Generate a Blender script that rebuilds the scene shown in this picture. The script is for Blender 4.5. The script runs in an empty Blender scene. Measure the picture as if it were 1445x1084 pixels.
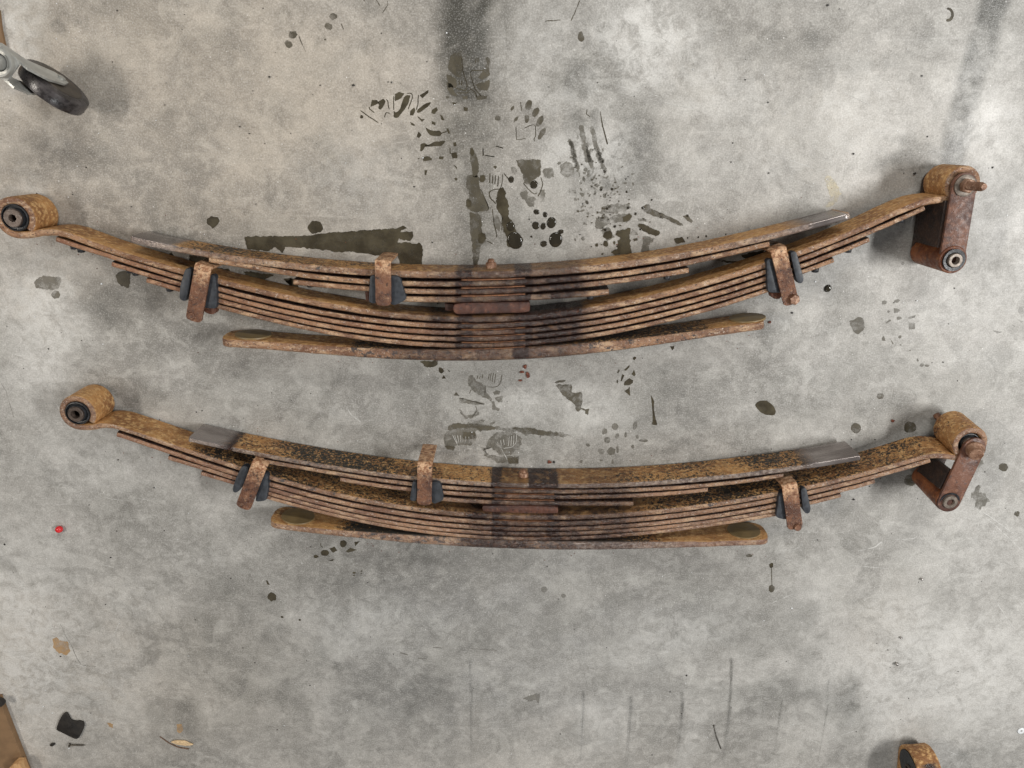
import bpy, math, random
import numpy as np
from mathutils import Vector

# ------------------------------------------------------------------ camera, world, lamps
S = bpy.context.scene
C = S.collection
random.seed(7)
rng = np.random.RandomState(11)
W, HH, F = 1445.0, 1084.0, 1050.0          # photograph size and focal length in its pixels
TILT = math.radians(18.5)
CAMH = 1.20

cam_d = bpy.data.cameras.new('camera')
cam = bpy.data.objects.new('camera', cam_d)
C.objects.link(cam)
cam.location = (0, 0, CAMH)
cam.rotation_euler = (-TILT, 0, 0)
cam_d.sensor_fit = 'HORIZONTAL'
cam_d.sensor_width = 36.0
cam_d.lens = 36.0 * F / W
cam_d.clip_start = 0.02
cam_d.clip_end = 100
S.camera = cam

world = bpy.data.worlds.new('World')
S.world = world
world.use_nodes = True
world.node_tree.nodes['Background'].inputs['Color'].default_value = (0.93, 0.96, 1.0, 1)
world.node_tree.nodes['Background'].inputs['Strength'].default_value = 0.09

def area(name, loc, target, sx, sy, power, col):
    l = bpy.data.lights.new(name, 'AREA')
    l.shape = 'RECTANGLE'; l.size = sx; l.size_y = sy
    l.energy = power; l.color = col
    o = bpy.data.objects.new(name, l); C.objects.link(o)
    o.location = loc
    d = Vector(target) - Vector(loc)
    o.rotation_euler = d.to_track_quat('-Z', 'Y').to_euler()
    return o
area('ceiling_lamp_right', (2.3, -0.25, 2.3), (0.25, -0.3, 0), 1.1, 0.22, 76, (1.0, 0.99, 0.97))
area('ceiling_lamp_left', (-2.3, 0.05, 2.4), (-0.2, -0.3, 0), 1.1, 0.22, 39, (1.0, 0.93, 0.84))
area('ceiling_lamp_back', (0.5, 2.2, 2.2), (0.1, -0.1, 0), 1.3, 0.3, 38, (1.0, 0.985, 0.95))
area('ceiling_lamp_front', (0.0, -2.8, 2.4), (0, -0.5, 0), 1.3, 0.3, 18, (0.98, 0.99, 1.0))
S.view_settings.view_transform = 'Standard'
S.view_settings.look = 'None'
S.view_settings.exposure = 0.0
S.view_settings.gamma = 1.0

# ------------------------------------------------------------------ geometry of the view: pixel <-> floor plan
ct, st = math.cos(TILT), math.sin(TILT)
def U(px, py, z=0.0):
    """point at height z seen at a given place of the photograph"""
    px = np.asarray(px, float); py = np.asarray(py, float)
    u = (px - W / 2) / F; v = -(py - HH / 2) / F
    dx = u; dy = v * ct - st; dz = -v * st - ct
    k = (CAMH - z) / (-dz)
    return np.stack([dx * k, dy * k, np.zeros_like(k) + z], -1)
def P(X, Y, Z=0.0):
    Zc = Z - CAMH
    d = -(Y * st + Zc * ct)
    u = X / d; v = (Y * ct - Zc * st) / d
    return W / 2 + u * F, HH / 2 - v * F
def mpp(px, py, z=0.0):
    a = U(px, py, z); b = U(px + 1, py, z)
    return float(np.linalg.norm(a - b))

# ------------------------------------------------------------------ numpy value noise
def _h(i, j, seed):
    n = (i * 374761393 + j * 668265263 + seed * 974711) & 0x7fffffff
    n = ((n ^ (n >> 13)) * 1274126177) & 0x7fffffff
    return ((n ^ (n >> 16)) & 0xffff) / 65535.0
def vnoise(x, y, seed=0):
    x = np.asarray(x, float); y = np.asarray(y, float)
    i = np.floor(x).astype(np.int64); j = np.floor(y).astype(np.int64)
    fx = x - i; fy = y - j
    fx = fx * fx * (3 - 2 * fx); fy = fy * fy * (3 - 2 * fy)
    a = _h(i, j, seed); b = _h(i + 1, j, seed); c = _h(i, j + 1, seed); d = _h(i + 1, j + 1, seed)
    return (a * (1 - fx) + b * fx) * (1 - fy) + (c * (1 - fx) + d * fx) * fy
def fbm(x, y, seed=0, o=4):
    s = 0; a = 0.5; t = 0
    for k in range(o):
        s = s + a * vnoise(x * 2 ** k, y * 2 ** k, seed + k * 17); t += a; a *= 0.55
    return s / t

# ------------------------------------------------------------------ object helpers
ORG = {}
def thing(name, loc, label, cat, group=None):
    o = bpy.data.objects.new(name, None); C.objects.link(o)
    o.empty_display_size = 0.05
    o.location = loc; ORG[o] = Vector(loc)
    o['label'] = label; o['category'] = cat
    if group: o['group'] = group
    return o
def tag(o, label, cat, group=None):
    o['label'] = label; o['category'] = cat
    if group: o['group'] = group
    return o
def add(name, V, Fc, mat, parent=None, smooth=True, sharp=None, attrs=None, org=None, kind=None):
    V = np.asarray(V, float)
    if org is None:
        org = np.array([V[:, 0].mean(), V[:, 1].mean(), V[:, 2].min()])
    me = bpy.data.meshes.new(name)
    me.from_pydata((V - org).tolist(), [], [tuple(int(i) for i in f) for f in Fc])
    me.update()
    if smooth:
        me.polygons.foreach_set('use_smooth', [True] * len(me.polygons))
        if sharp is not None:
            me.set_sharp_from_angle(angle=math.radians(sharp))
    if attrs:
        for k, a in attrs.items():
            at = me.attributes.new(k, 'FLOAT', 'POINT')
            at.data.foreach_set('value', np.asarray(a, np.float32))
    me.materials.append(mat)
    o = bpy.data.objects.new(name, me); C.objects.link(o)
    if parent is not None:
        o.parent = parent
        o.location = Vector(org) - ORG[parent]
    else:
        o.location = org
    ORG[o] = Vector(org)
    if kind: o['kind'] = kind
    return o

class MB:
    def __init__(s): s.V = []; s.F = []
    def add(s, V, Fc):
        n = len(s.V); s.V += [tuple(v) for v in V]; s.F += [tuple(i + n for i in f) for f in Fc]; return s
    def prism(s, poly, z0, z1, bev=0.0):
        """closed outline in plan, from z0 up to z1, with a small bevel at the top and bottom edge"""
        poly = np.asarray(poly, float)[:, :2]
        A = 0.5 * np.sum(poly[:, 0] * np.roll(poly[:, 1], -1) - np.roll(poly[:, 0], -1) * poly[:, 1])
        if A < 0: poly = poly[::-1]
        n = len(poly)
        def inset(d):
            e = np.roll(poly, -1, 0) - poly; e /= np.linalg.norm(e, axis=1)[:, None] + 1e-12
            nrm = np.stack([e[:, 1], -e[:, 0]], 1); pn = np.roll(nrm, 1, 0)
            m = nrm + pn; l = np.linalg.norm(m, axis=1)[:, None]; m = m / np.maximum(l, 0.7)
            return poly - m * d
        rings = [(0, z0), (0, z1)] if bev <= 0 else [(bev, z0), (0, z0 + bev), (0, z1 - bev), (bev * .3, z1 - bev * .3), (bev, z1)]
        V = []
        for d, z in rings:
            q = inset(d) if d > 0 else poly
            V += [(x, y, z) for x, y in q]
        Fc = []
        for r in range(len(rings) - 1):
            for i in range(n):
                j = (i + 1) % n
                Fc.append((r * n + i, r * n + j, (r + 1) * n + j, (r + 1) * n + i))
        Fc.append(tuple(range((len(rings) - 1) * n, len(rings) * n)))
        Fc.append(tuple(reversed(range(n))))
        return s.add(V, Fc)
    def lathe(s, c, prof, axis=(0, 0, 1), seg=40, close=False):
        """prof: list of (radius, along axis)"""
        ax = Vector(axis).normalized()
        a = ax.orthogonal().normalized(); b = ax.cross(a)
        V = []
        for r, h in prof:
            for k in range(seg):
                t = 2 * math.pi * k / seg
                V.append(tuple(Vector(c) + ax * h + (a * math.cos(t) + b * math.sin(t)) * r))
        Fc = []
        m = len(prof)
        for q in range(m if close else m - 1):
            q2 = (q + 1) % m
            for k in range(seg):
                k2 = (k + 1) % seg
                Fc.append((q * seg + k, q * seg + k2, q2 * seg + k2, q2 * seg + k))
        if not close:
            if prof[0][0] > 1e-6: Fc.append(tuple(reversed(range(seg))))
            if prof[-1][0] > 1e-6: Fc.append(tuple(range((m - 1) * seg, m * seg)))
        return s.add(V, Fc)
    def obj(s, name, mat, parent=None, **k):
        return add(name, s.V, s.F, mat, parent, **k)

# ------------------------------------------------------------------ node helpers
class NT:
    def __init__(s, name):
        s.m = bpy.data.materials.new(name); s.m.use_nodes = True
        s.t = s.m.node_tree; s.b = s.t.nodes['Principled BSDF']
        s.co = s.t.nodes.new('ShaderNodeTexCoord'); s.rand = s.t.nodes.new('ShaderNodeObjectInfo').outputs['Random']
    def n(s, ty, **kw):
        nd = s.t.nodes.new('ShaderNode' + ty)
        for k, v in kw.items():
            if hasattr(nd, k) and not k[0].isupper(): setattr(nd, k, v)
        return nd
    def link(s, a, b): s.t.links.new(a, b)
    def put(s, sock, v):
        if isinstance(v, bpy.types.NodeSocket): s.link(v, sock)
        elif isinstance(v, (tuple, list)) and len(v) == 3 and sock.type == 'RGBA': sock.default_value = (*v, 1)
        else: sock.default_value = v
    def vec(s, scale=(1, 1, 1), rnd=True):
        m = s.n('Mapping'); s.link(s.co.outputs['Object'], m.inputs['Vector'])
        m.inputs['Scale'].default_value = scale
        if rnd:
            v = s.n('CombineXYZ'); mm = s.math('MULTIPLY', s.rand, 37.0)
            s.link(mm, v.inputs[0]); s.link(mm, v.inputs[1]); s.link(mm, v.inputs[2])
            s.link(v.outputs[0], m.inputs['Location'])
        return m.outputs[0]
    def noise(s, scale, detail=4, rough=0.55, vec=None, dist=0.0):
        nd = s.n('TexNoise'); nd.inputs['Scale'].default_value = scale
        nd.inputs['Detail'].default_value = detail; nd.inputs['Roughness'].default_value = rough
        nd.inputs['Distortion'].default_value = dist
        if vec is not None: s.link(vec, nd.inputs['Vector'])
        return nd.outputs['Fac']
    def math(s, op, a, b=0.0, clamp=False):
        nd = s.n('Math'); nd.operation = op; nd.use_clamp = clamp
        s.put(nd.inputs[0], a); s.put(nd.inputs[1], b); return nd.outputs[0]
    def ramp(s, v, lo, hi, a=0.0, b=1.0, smooth=True):
        nd = s.n('MapRange'); nd.interpolation_type = 'SMOOTHSTEP' if smooth else 'LINEAR'
        s.put(nd.inputs['Value'], v); nd.inputs['From Min'].default_value = lo; nd.inputs['From Max'].default_value = hi
        nd.inputs['To Min'].default_value = a; nd.inputs['To Max'].default_value = b
        return nd.outputs['Result']
    def mix(s, f, a, b, mode='MIX'):
        nd = s.n('Mix'); nd.data_type = 'RGBA'; nd.blend_type = mode
        s.put(nd.inputs['Factor'], f); s.put(nd.inputs['A'], a) if False else None
        s.put(nd.inputs[6], a); s.put(nd.inputs[7], b); return nd.outputs[2]
    def attr(s, name):
        nd = s.n('Attribute'); nd.attribute_name = name; return nd.outputs['Fac']
    def bump(s, h, strength, dist):
        nd = s.n('Bump'); nd.inputs['Strength'].default_value = strength; nd.inputs['Distance'].default_value = dist
        s.link(h, nd.inputs['Height']); s.link(nd.outputs[0], s.b.inputs['Normal']); return nd
    def out(s, **kw):
        names = dict(color='Base Color', rough='Roughness', metal='Metallic', spec='Specular IOR Level', coat='Coat Weight', crough='Coat Roughness', alpha='Alpha')
        for k, v in kw.items(): s.put(s.b.inputs[names[k]], v)
        return s.m

# ------------------------------------------------------------------ materials
def mat_leaf():
    t = NT('rusty_leaf_steel')
    v = t.vec((0.8, 1, 1)); v2 = t.vec((0.35, 1, 1))
    edge, oil, steel, fleck, warm = t.attr('edge'), t.attr('oil'), t.attr('steel'), t.attr('fleck'), t.attr('warm')
    # broad face: tan road dust and rust with flecks of old black paint
    f = t.mix(t.ramp(t.noise(22, 5, .6, v), .38, .64), (.265, .120, .040), (.52, .268, .092))
    f = t.mix(t.ramp(t.noise(150, 4, .65, v), .46, .66), f, (.68, .42, .18))
    f = t.mix(t.ramp(t.noise(420, 3, .6, v), .57, .70, 0, .65), f, (.07, .032, .014))
    fl = t.math('ADD', t.noise(260, 5, .75, t.vec((.8, 1, .8)), .6), t.math('MULTIPLY', t.noise(14, 3, .5, v), .32))
    fl = t.math('ADD', fl, t.math('MULTIPLY', fleck, .37))
    f = t.mix(t.ramp(fl, .90, .95), f, (.018, .018, .014))
    # narrow edge: greyer, scuffed, pitted
    e = t.mix(t.ramp(t.noise(26, 4, .6, v), .36, .66), (.175, .084, .043), (.39, .215, .112))
    e = t.mix(t.ramp(t.noise(90, 4, .7, v2), .48, .66), e, (.56, .37, .22))
    e = t.mix(t.ramp(t.noise(330, 4, .75, v), .53, .63, 0, .9), e, (.055, .032, .022))
    e = t.mix(t.ramp(t.noise(60, 4, .7, v), .56, .72, 0, .6), e, (.12, .075, .055))
    e = t.mix(t.ramp(t.noise(300, 3, .75, t.vec((.7, 1, 1))), .58, .66, 0, .85), e, (.60, .50, .41))
    e = t.mix(t.ramp(t.math('ADD', t.noise(120, 4, .7, v), t.math('MULTIPLY', fleck, .22)), .74, .80), e, (.03, .032, .034))
    gr = t.attr('grey')
    e = t.mix(t.math('MULTIPLY', gr, .85), e, t.mix(t.ramp(t.noise(170, 4, .7, v), .42, .64), (.085, .072, .068), (.30, .255, .225)))
    c = t.mix(edge, f, e)
    c = t.mix(t.math('MULTIPLY', warm, .5), c, t.mix(t.ramp(t.noise(110, 4, .7, v), .4, .65), (.20, .080, .045), (.36, .155, .088)))
    o = t.math('MULTIPLY', oil, t.ramp(t.noise(70, 5, .7, v), .30, .62, .80, 1.6), True)
    c = t.mix(o, c, t.mix(t.ramp(t.noise(260, 3, .6, v), .56, .72), (.026, .013, .010), (.12, .052, .030)))
    sc = t.mix(t.ramp(t.noise(30, 3, .5, t.vec((.3, .3, 1))), .4, .6), (.20, .172, .162), (.33, .295, .28))
    c = t.mix(steel, c, sc)
    h = t.math('ADD', t.noise(900, 3, .6, v), t.math('MULTIPLY', t.noise(170, 4, .7, v), 2.0))
    h = t.math('MULTIPLY', h, t.math('SUBTRACT', 1.0, steel))
    t.bump(h, .8, .0013)
    r = t.ramp(t.noise(200, 3, .6, v), .35, .7, .42, .85)
    r = t.math('SUBTRACT', r, t.math('MULTIPLY', edge, .16))
    r = t.math('SUBTRACT', r, t.math('MULTIPLY', o, .22))
    r = t.math('SUBTRACT', r, t.math('MULTIPLY', t.math('MULTIPLY', gr, edge), .16))
    rr = t.mix(steel, r, t.ramp(t.noise(120, 3, .6, t.vec((.1, .1, 2))), .4, .6, .20, .28))
    return t.out(color=c, rough=rr, metal=t.math('MULTIPLY', steel, .6), spec=.5)
def mat_rust(name, a, b, c3, dark, sc=1.0, bump=.6, rough=(.45, .85), metal=0.0, darkw=.6):
    t = NT(name); v = t.vec()
    c = t.mix(t.ramp(t.noise(35 * sc, 5, .6, v), .38, .62), a, b)
    c = t.mix(t.ramp(t.noise(140 * sc, 4, .7, v), .52, .7), c, c3)
    c = t.mix(t.ramp(t.noise(230 * sc, 4, .7, v), .54, .66, 0, darkw), c, dark)
    h = t.math('ADD', t.noise(700 * sc, 3, .6, v), t.math('MULTIPLY', t.noise(150 * sc, 4, .7, v), 1.8))
    t.bump(h, bump, .0012)
    return t.out(color=c, rough=t.ramp(t.noise(180 * sc, 3, .6, v), .35, .7, *rough), metal=metal)
M_LEAF = mat_leaf()
M_EYE_ = mat_rust('rust_eye_tan', (.18, .078, .028), (.31, .155, .058), (.43, .24, .098), (.05, .03, .02))
def mat_strap():
    t = NT('rust_strap_worn'); v = t.vec(); w = t.attr('wear')
    c = t.mix(t.ramp(t.noise(40, 5, .65, v), .38, .62), (.09, .038, .022), (.20, .088, .046))
    c = t.mix(t.ramp(t.noise(170, 4, .7, v), .54, .70), c, (.30, .17, .10))
    b = t.mix(t.ramp(t.noise(130, 5, .75, v), .40, .60), (.27, .115, .05), (.66, .42, .25))
    k = t.ramp(t.math('ADD', w, t.math('MULTIPLY', t.noise(70, 5, .75, v), .9)), .62, 1.05)
    c = t.mix(k, c, b)
    c = t.mix(t.ramp(t.noise(150, 4, .75, v), .56, .64, 0, .85), c, (.025, .018, .016))
    t.bump(t.math('ADD', t.noise(500, 3, .6, v), t.math('MULTIPLY', t.noise(110, 4, .7, v), 2.2)), .9, .0016)
    return t.out(color=c, rough=t.ramp(t.noise(160, 3, .6, v), .35, .7, .28, .75))
M_STRAP = mat_strap()
M_SHADED = mat_rust('shaded_dark_rust', (.022, .013, .010), (.045, .024, .016), (.075, .038, .022), (.010, .008, .008), 1.0, .5, (.35, .7))  # rust darkened to paint in the shade behind the shackle plate
M_STRAPD = mat_rust('rust_strap_dark', (.085, .030, .016), (.15, .056, .030), (.25, .11, .06), (.02, .014, .012), 1.0, .7, (.35, .8), darkw=.8)
M_SHACK = mat_rust('rust_shackle_dark', (.075, .034, .024), (.15, .062, .034), (.21, .10, .062), (.035, .028, .03), .7, .4, (.38, .65))
M_TUBE = mat_rust('rust_tube_red', (.12, .036, .013), (.235, .078, .026), (.30, .125, .045), (.03, .014, .010), .8, .6, (.4, .8))
M_LINER = mat_rust('rust_liner_orange', (.12, .048, .022), (.25, .105, .046), (.38, .18, .085), (.03, .014, .01), 1.2, .6, (.5, .9), darkw=.9)
M_SPACER = mat_rust('rust_spacer', (.060, .026, .019), (.12, .046, .028), (.18, .08, .048), (.018, .015, .018), .8, 1.1, (.3, .8), darkw=.9)
M_BOLT = mat_rust('rust_bolt', (.17, .082, .045), (.31, .175, .11), (.56, .37, .26), (.06, .025, .015), 1.3, .4, (.3, .6), .2)
M_FLAKE = mat_rust('rust_flake', (.12, .03, .015), (.2, .055, .025), (.3, .11, .05), (.03, .01, .01), 3)
def mat_plain(name, col, rough=.5, metal=0.0, spec=.5, vary=.25, sc=60, bump=.15, coat=0.0):
    t = NT(name); v = t.vec()
    c1 = tuple(x * (1 - vary) for x in col); c2 = tuple(min(1, x * (1 + vary)) for x in col)
    c = t.mix(t.ramp(t.noise(sc, 5, .6, v), .35, .65), c1, c2)
    t.bump(t.noise(sc * 8, 3, .6, v), bump, .0008)
    return t.out(color=c, rough=t.ramp(t.noise(sc * 2, 3, .6, v), .3, .7, max(.05, rough - .1), rough + .1), metal=metal, spec=spec, coat=coat)
M_RUBBER = mat_plain('clip_rubber_blue_black', (.030, .034, .041), .5, vary=.35, sc=120, bump=.3)
M_BUSH = mat_plain('bushing_rubber', (.022, .023, .026), .42, vary=.4, sc=150, bump=.3)
M_SLEEVE = mat_plain('bushing_sleeve_worn_steel', (.085, .062, .05), .45, .3, vary=.35, sc=120, bump=.2)
M_SLEEVEB = mat_plain('bushing_sleeve_bright_steel', (.21, .175, .145), .48, .35, vary=.25, sc=160, bump=.1)
M_HOLE = mat_plain('bore_dark', (.012, .008, .006), .8, vary=.4)  # near-black colour filling the bores
M_BORE = mat_rust('bore_rust', (.16, .08, .035), (.24, .12, .05), (.3, .17, .08), (.04, .02, .01), 1.5)
M_PAD = mat_plain('tip_pad_olive', (.20, .138, .060), .5, vary=.18, sc=35, bump=.2)
M_BLACK = mat_plain('black_rubber_scrap', (.016, .013, .010), .6, vary=.35, sc=90, bump=.4)
M_ZINC = mat_plain('zinc_plated_steel', (.46, .46, .43), .45, .45, vary=.16, sc=50, bump=.1)
M_TYRE = mat_plain('caster_tyre_grey_rubber', (.045, .040, .040), .30, vary=.55, sc=60, bump=.3)
M_HUB = mat_plain('caster_wheel_dusty', (.055, .045, .035), .4, vary=.4, sc=40)
M_RED = mat_plain('red_plastic', (.62, .02, .025), .35, vary=.08)
M_WHITE = mat_plain('white_washer', (.75, .77, .78), .4, vary=.05)
M_STEEL = mat_plain('small_steel', (.42, .40, .38), .22, 1.0, vary=.15)
M_NAIL = mat_plain('nail_dark_steel', (.12, .105, .085), .35, .7, vary=.2, sc=200)
M_SPLIN = mat_plain('pale_split_wood', (.62, .45, .26), .7, vary=.2, sc=220)
M_BARK = mat_plain('brown_bark', (.13, .07, .04), .8, vary=.3, sc=220)
M_CARD = mat_plain('brown_board', (.21, .125, .062), .75, vary=.12, sc=30)
def mat_wood():
    t = NT('raw_timber'); v = t.vec((1, .12, 1))
    c = t.mix(t.ramp(t.noise(180, 4, .6, v), .4, .62), (.42, .23, .10), (.56, .34, .16))
    t.bump(t.noise(300, 3, .6, v), .2, .0006)
    return t.out(color=c, rough=.7)
M_WOOD = mat_wood()

def mat_oil(name, a, b, rough, cover, soft=.10, coat=.0):
    """oil film over concrete: covers it with a ragged, partly see-through layer"""
    t = NT(name); v = t.vec(rnd=False)
    gc = t.n('NewGeometry')
    m = t.n('Mapping'); t.link(gc.outputs['Position'], m.inputs['Vector'])
    p = m.outputs[0]
    c = t.mix(t.ramp(t.noise(30, 4, .6, p), .35, .65), a, b)
    al = t.ramp(t.noise(48, 6, .72, p), .36, .58, cover[0], cover[1])
    t.bump(t.noise(60, 2, .5, p), .12, .0008)
    return t.out(color=c, rough=rough, alpha=al, spec=.5, coat=coat)
M_OIL = mat_oil('oil_film', (.046, .038, .024), (.090, .077, .050), .20, (.80, .97))
M_OILD = mat_oil('oil_drop_dark', (.028, .024, .017), (.045, .038, .026), .08, (.93, .99))
M_DAMP = mat_oil('damp_oil_print', (.085, .074, .052), (.125, .11, .08), .30, (.32, .88))
M_FAINT = mat_oil('faint_grease_print', (.13, .12, .095), (.17, .155, .125), .34, (.12, .62))
M_SCUFF = mat_oil('grey_scuff', (.15, .14, .12), (.2, .19, .165), .6, (.10, .50))
M_SCRATCH = mat_oil('pale_scratch', (.60, .59, .56), (.70, .69, .66), .6, (.05, .75))
M_TAN = mat_oil('tan_mark', (.40, .25, .12), (.48, .31, .16), .6, (.35, .85))
M_YELL = mat_oil('cream_paint_mark', (.58, .52, .38), (.66, .61, .48), .6, (.1, .8))

def mat_floor():
    t = NT('bare_concrete')
    p = t.co.outputs['Object']
    def mp(sc, rz=0.0):
        m = t.n('Mapping'); t.link(p, m.inputs['Vector']); m.inputs['Scale'].default_value = sc
        m.inputs['Rotation'].default_value = (0, 0, rz); return m.outputs[0]
    dark, pale, warm = t.attr('dark'), t.attr('pale'), t.attr('warm')
    n = t.math('ADD', t.math('MULTIPLY', t.noise(2.6, 8, .60, p, .5), .62), t.math('MULTIPLY', t.noise(11, 8, .64, p, .8), .38))
    c = t.mix(t.ramp(n, .38, .62, smooth=False), (.185, .177, .162), (.448, .431, .402))
    c = t.mix(t.ramp(t.noise(48, 6, .72, p, .5), .44, .62, 0, .34), c, (.58, .565, .53))
    c = t.mix(t.ramp(t.noise(34, 6, .7, mp((1, 1, 1), 1.0), 1.2), .50, .66, 0, .36), c, (.18, .172, .152))
    c = t.mix(t.ramp(t.noise(150, 5, .75, p, .4), .50, .62, 0, .30), c, (.19, .18, .158))
    c = t.mix(t.ramp(t.noise(120, 5, .75, mp((1, 1.3, 1), .4), .6), .54, .72, 0, .26), c, (.62, .61, .58))
    # trowel and drag streaks
    for rz, sc, w in ((.5, (4, 60, 1), .30), (-.35, (5, 85, 1), .30), (1.35, (4, 70, 1), .26), (2.2, (6, 110, 1), .26)):
        s = t.ramp(t.noise(1.0, 5, .7, mp(sc, rz), .4), .58, .74, 0, w)
        s = t.math('MULTIPLY', s, t.ramp(t.noise(5, 3, .5, mp((1, 1, 1), rz)), .42, .62))
        c = t.mix(s, c, (.66, .65, .62))
    # worn skin of the slab: patches with a crisp, ragged border
    for sc, lo_, w, col in ((4.5, .545, .20, (.17, .168, .152)), (7.5, .57, .20, (.19, .183, .165)), (6.1, .56, .22, (.60, .585, .545)), (15, .60, .24, (.62, .61, .575))):
        q_ = t.noise(1.0, 9, .62, mp((sc, sc * 1.15, 1), sc), .7)
        c = t.mix(t.math('MULTIPLY', t.ramp(q_, lo_ - .012, lo_ + .03), w), c, col)
    # slab stains and tones; a sheen and caster shade are painted in too
    c = t.mix(t.math('MULTIPLY', warm, t.ramp(n, .3, .7, .7, 1.1), True), c, t.mix(1.0, c, (.95, .87, .78), 'MULTIPLY'))
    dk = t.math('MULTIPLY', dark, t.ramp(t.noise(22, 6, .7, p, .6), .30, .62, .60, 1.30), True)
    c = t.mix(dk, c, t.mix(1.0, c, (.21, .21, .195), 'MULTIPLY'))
    pl = t.math('MULTIPLY', pale, t.ramp(t.noise(40, 6, .75, p, .8), .34, .62, .25, 1.35), True)
    c = t.mix(pl, c, (.70, .69, .66))
    # fine grain, white grains and dark pinholes
    g = t.ramp(t.noise(420, 4, .75, p), .30, .70, -.5, .5, False)
    c = t.mix(t.math('ABSOLUTE', t.math('MULTIPLY', g, .72)), c, t.mix(t.ramp(g, -.02, .02), (.12, .115, .1), (.78, .77, .74)))
    for sc, th, col, sel in ((85, .045, (.80, .79, .76), .95), (140, .05, (.8, .79, .76), .90), (60, .026, (.035, .03, .025), .93), (170, .05, (.05, .042, .035), .93)):
        vo = t.n('TexVoronoi'); vo.inputs['Scale'].default_value = sc; t.link(p, vo.inputs['Vector'])
        sp = t.n('SeparateColor'); t.link(vo.outputs['Color'], sp.inputs[0])
        k = t.math('MULTIPLY', t.math('LESS_THAN', vo.outputs['Distance'], th * 1.6), t.math('GREATER_THAN', sp.outputs[0], sel))
        c = t.mix(t.math('MULTIPLY', k, .85), c, col)
    h = t.math('ADD', t.noise(300, 4, .7, p), t.math('MULTIPLY', t.noise(45, 5, .6, p), 3.0))
    t.bump(h, .22, .0012)
    r = t.ramp(t.noise(9, 6, .65, p), .35, .65, .40, .62)
    r = t.math('SUBTRACT', r, t.math('MULTIPLY', dark, .10))
    return t.out(color=c, rough=r, spec=.42)
M_FLOOR = mat_floor()

# ------------------------------------------------------------------ the floor slab
def axis(lo, hi, a, b, fine, coarse):
    l = list(np.arange(lo, a, coarse)); m = list(np.arange(a, b, fine)); r = list(np.arange(b, hi + 1e-6, coarse))
    return np.array(l + m + r)
gx = axis(-6, 6, -1.02, 1.02, .0032, .25)
gy = axis(-6, 6, -1.08, .40, .0032, .25)
GX, GY = np.meshgrid(gx, gy)
px, py = P(GX, GY, 0.0)
wx = (fbm(px / 60, py / 60, 3) - .5) * 60 + (fbm(px / 14, py / 14, 5) - .5) * 18
wy = (fbm(px / 60, py / 60, 8) - .5) * 60 + (fbm(px / 14, py / 14, 9) - .5) * 18
def blob(cx, cy, rx, ry, ang=0, soft=.5, wob=1.0):
    a = math.radians(ang); X = px + wx * wob - cx; Y = py + wy * wob - cy
    u = (X * math.cos(a) + Y * math.sin(a)) / rx; v = (-X * math.sin(a) + Y * math.cos(a)) / ry
    d = np.sqrt(u * u + v * v)
    q = np.clip((1 + soft - d) / (2 * soft), 0, 1)
    return q * q * (3 - 2 * q)
def band(x0, y0, x1, y1, w, soft=.5, wob=.5):
    X = px + wx * wob; Y = py + wy * wob
    dx, dy = x1 - x0, y1 - y0; L = dx * dx + dy * dy
    t = np.clip(((X - x0) * dx + (Y - y0) * dy) / L, 0, 1)
    d = np.hypot(X - x0 - t * dx, Y - y0 - t * dy) / w
    q = np.clip((1 + soft - d) / (2 * soft), 0, 1)
    return q * q * (3 - 2 * q)
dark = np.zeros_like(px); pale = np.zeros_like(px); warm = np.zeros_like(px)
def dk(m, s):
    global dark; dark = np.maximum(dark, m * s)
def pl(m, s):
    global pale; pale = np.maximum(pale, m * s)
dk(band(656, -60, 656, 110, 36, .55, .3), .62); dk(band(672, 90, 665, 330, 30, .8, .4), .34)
dk(band(700, -20, 705, 60, 22, .8, .4), .22)
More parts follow.
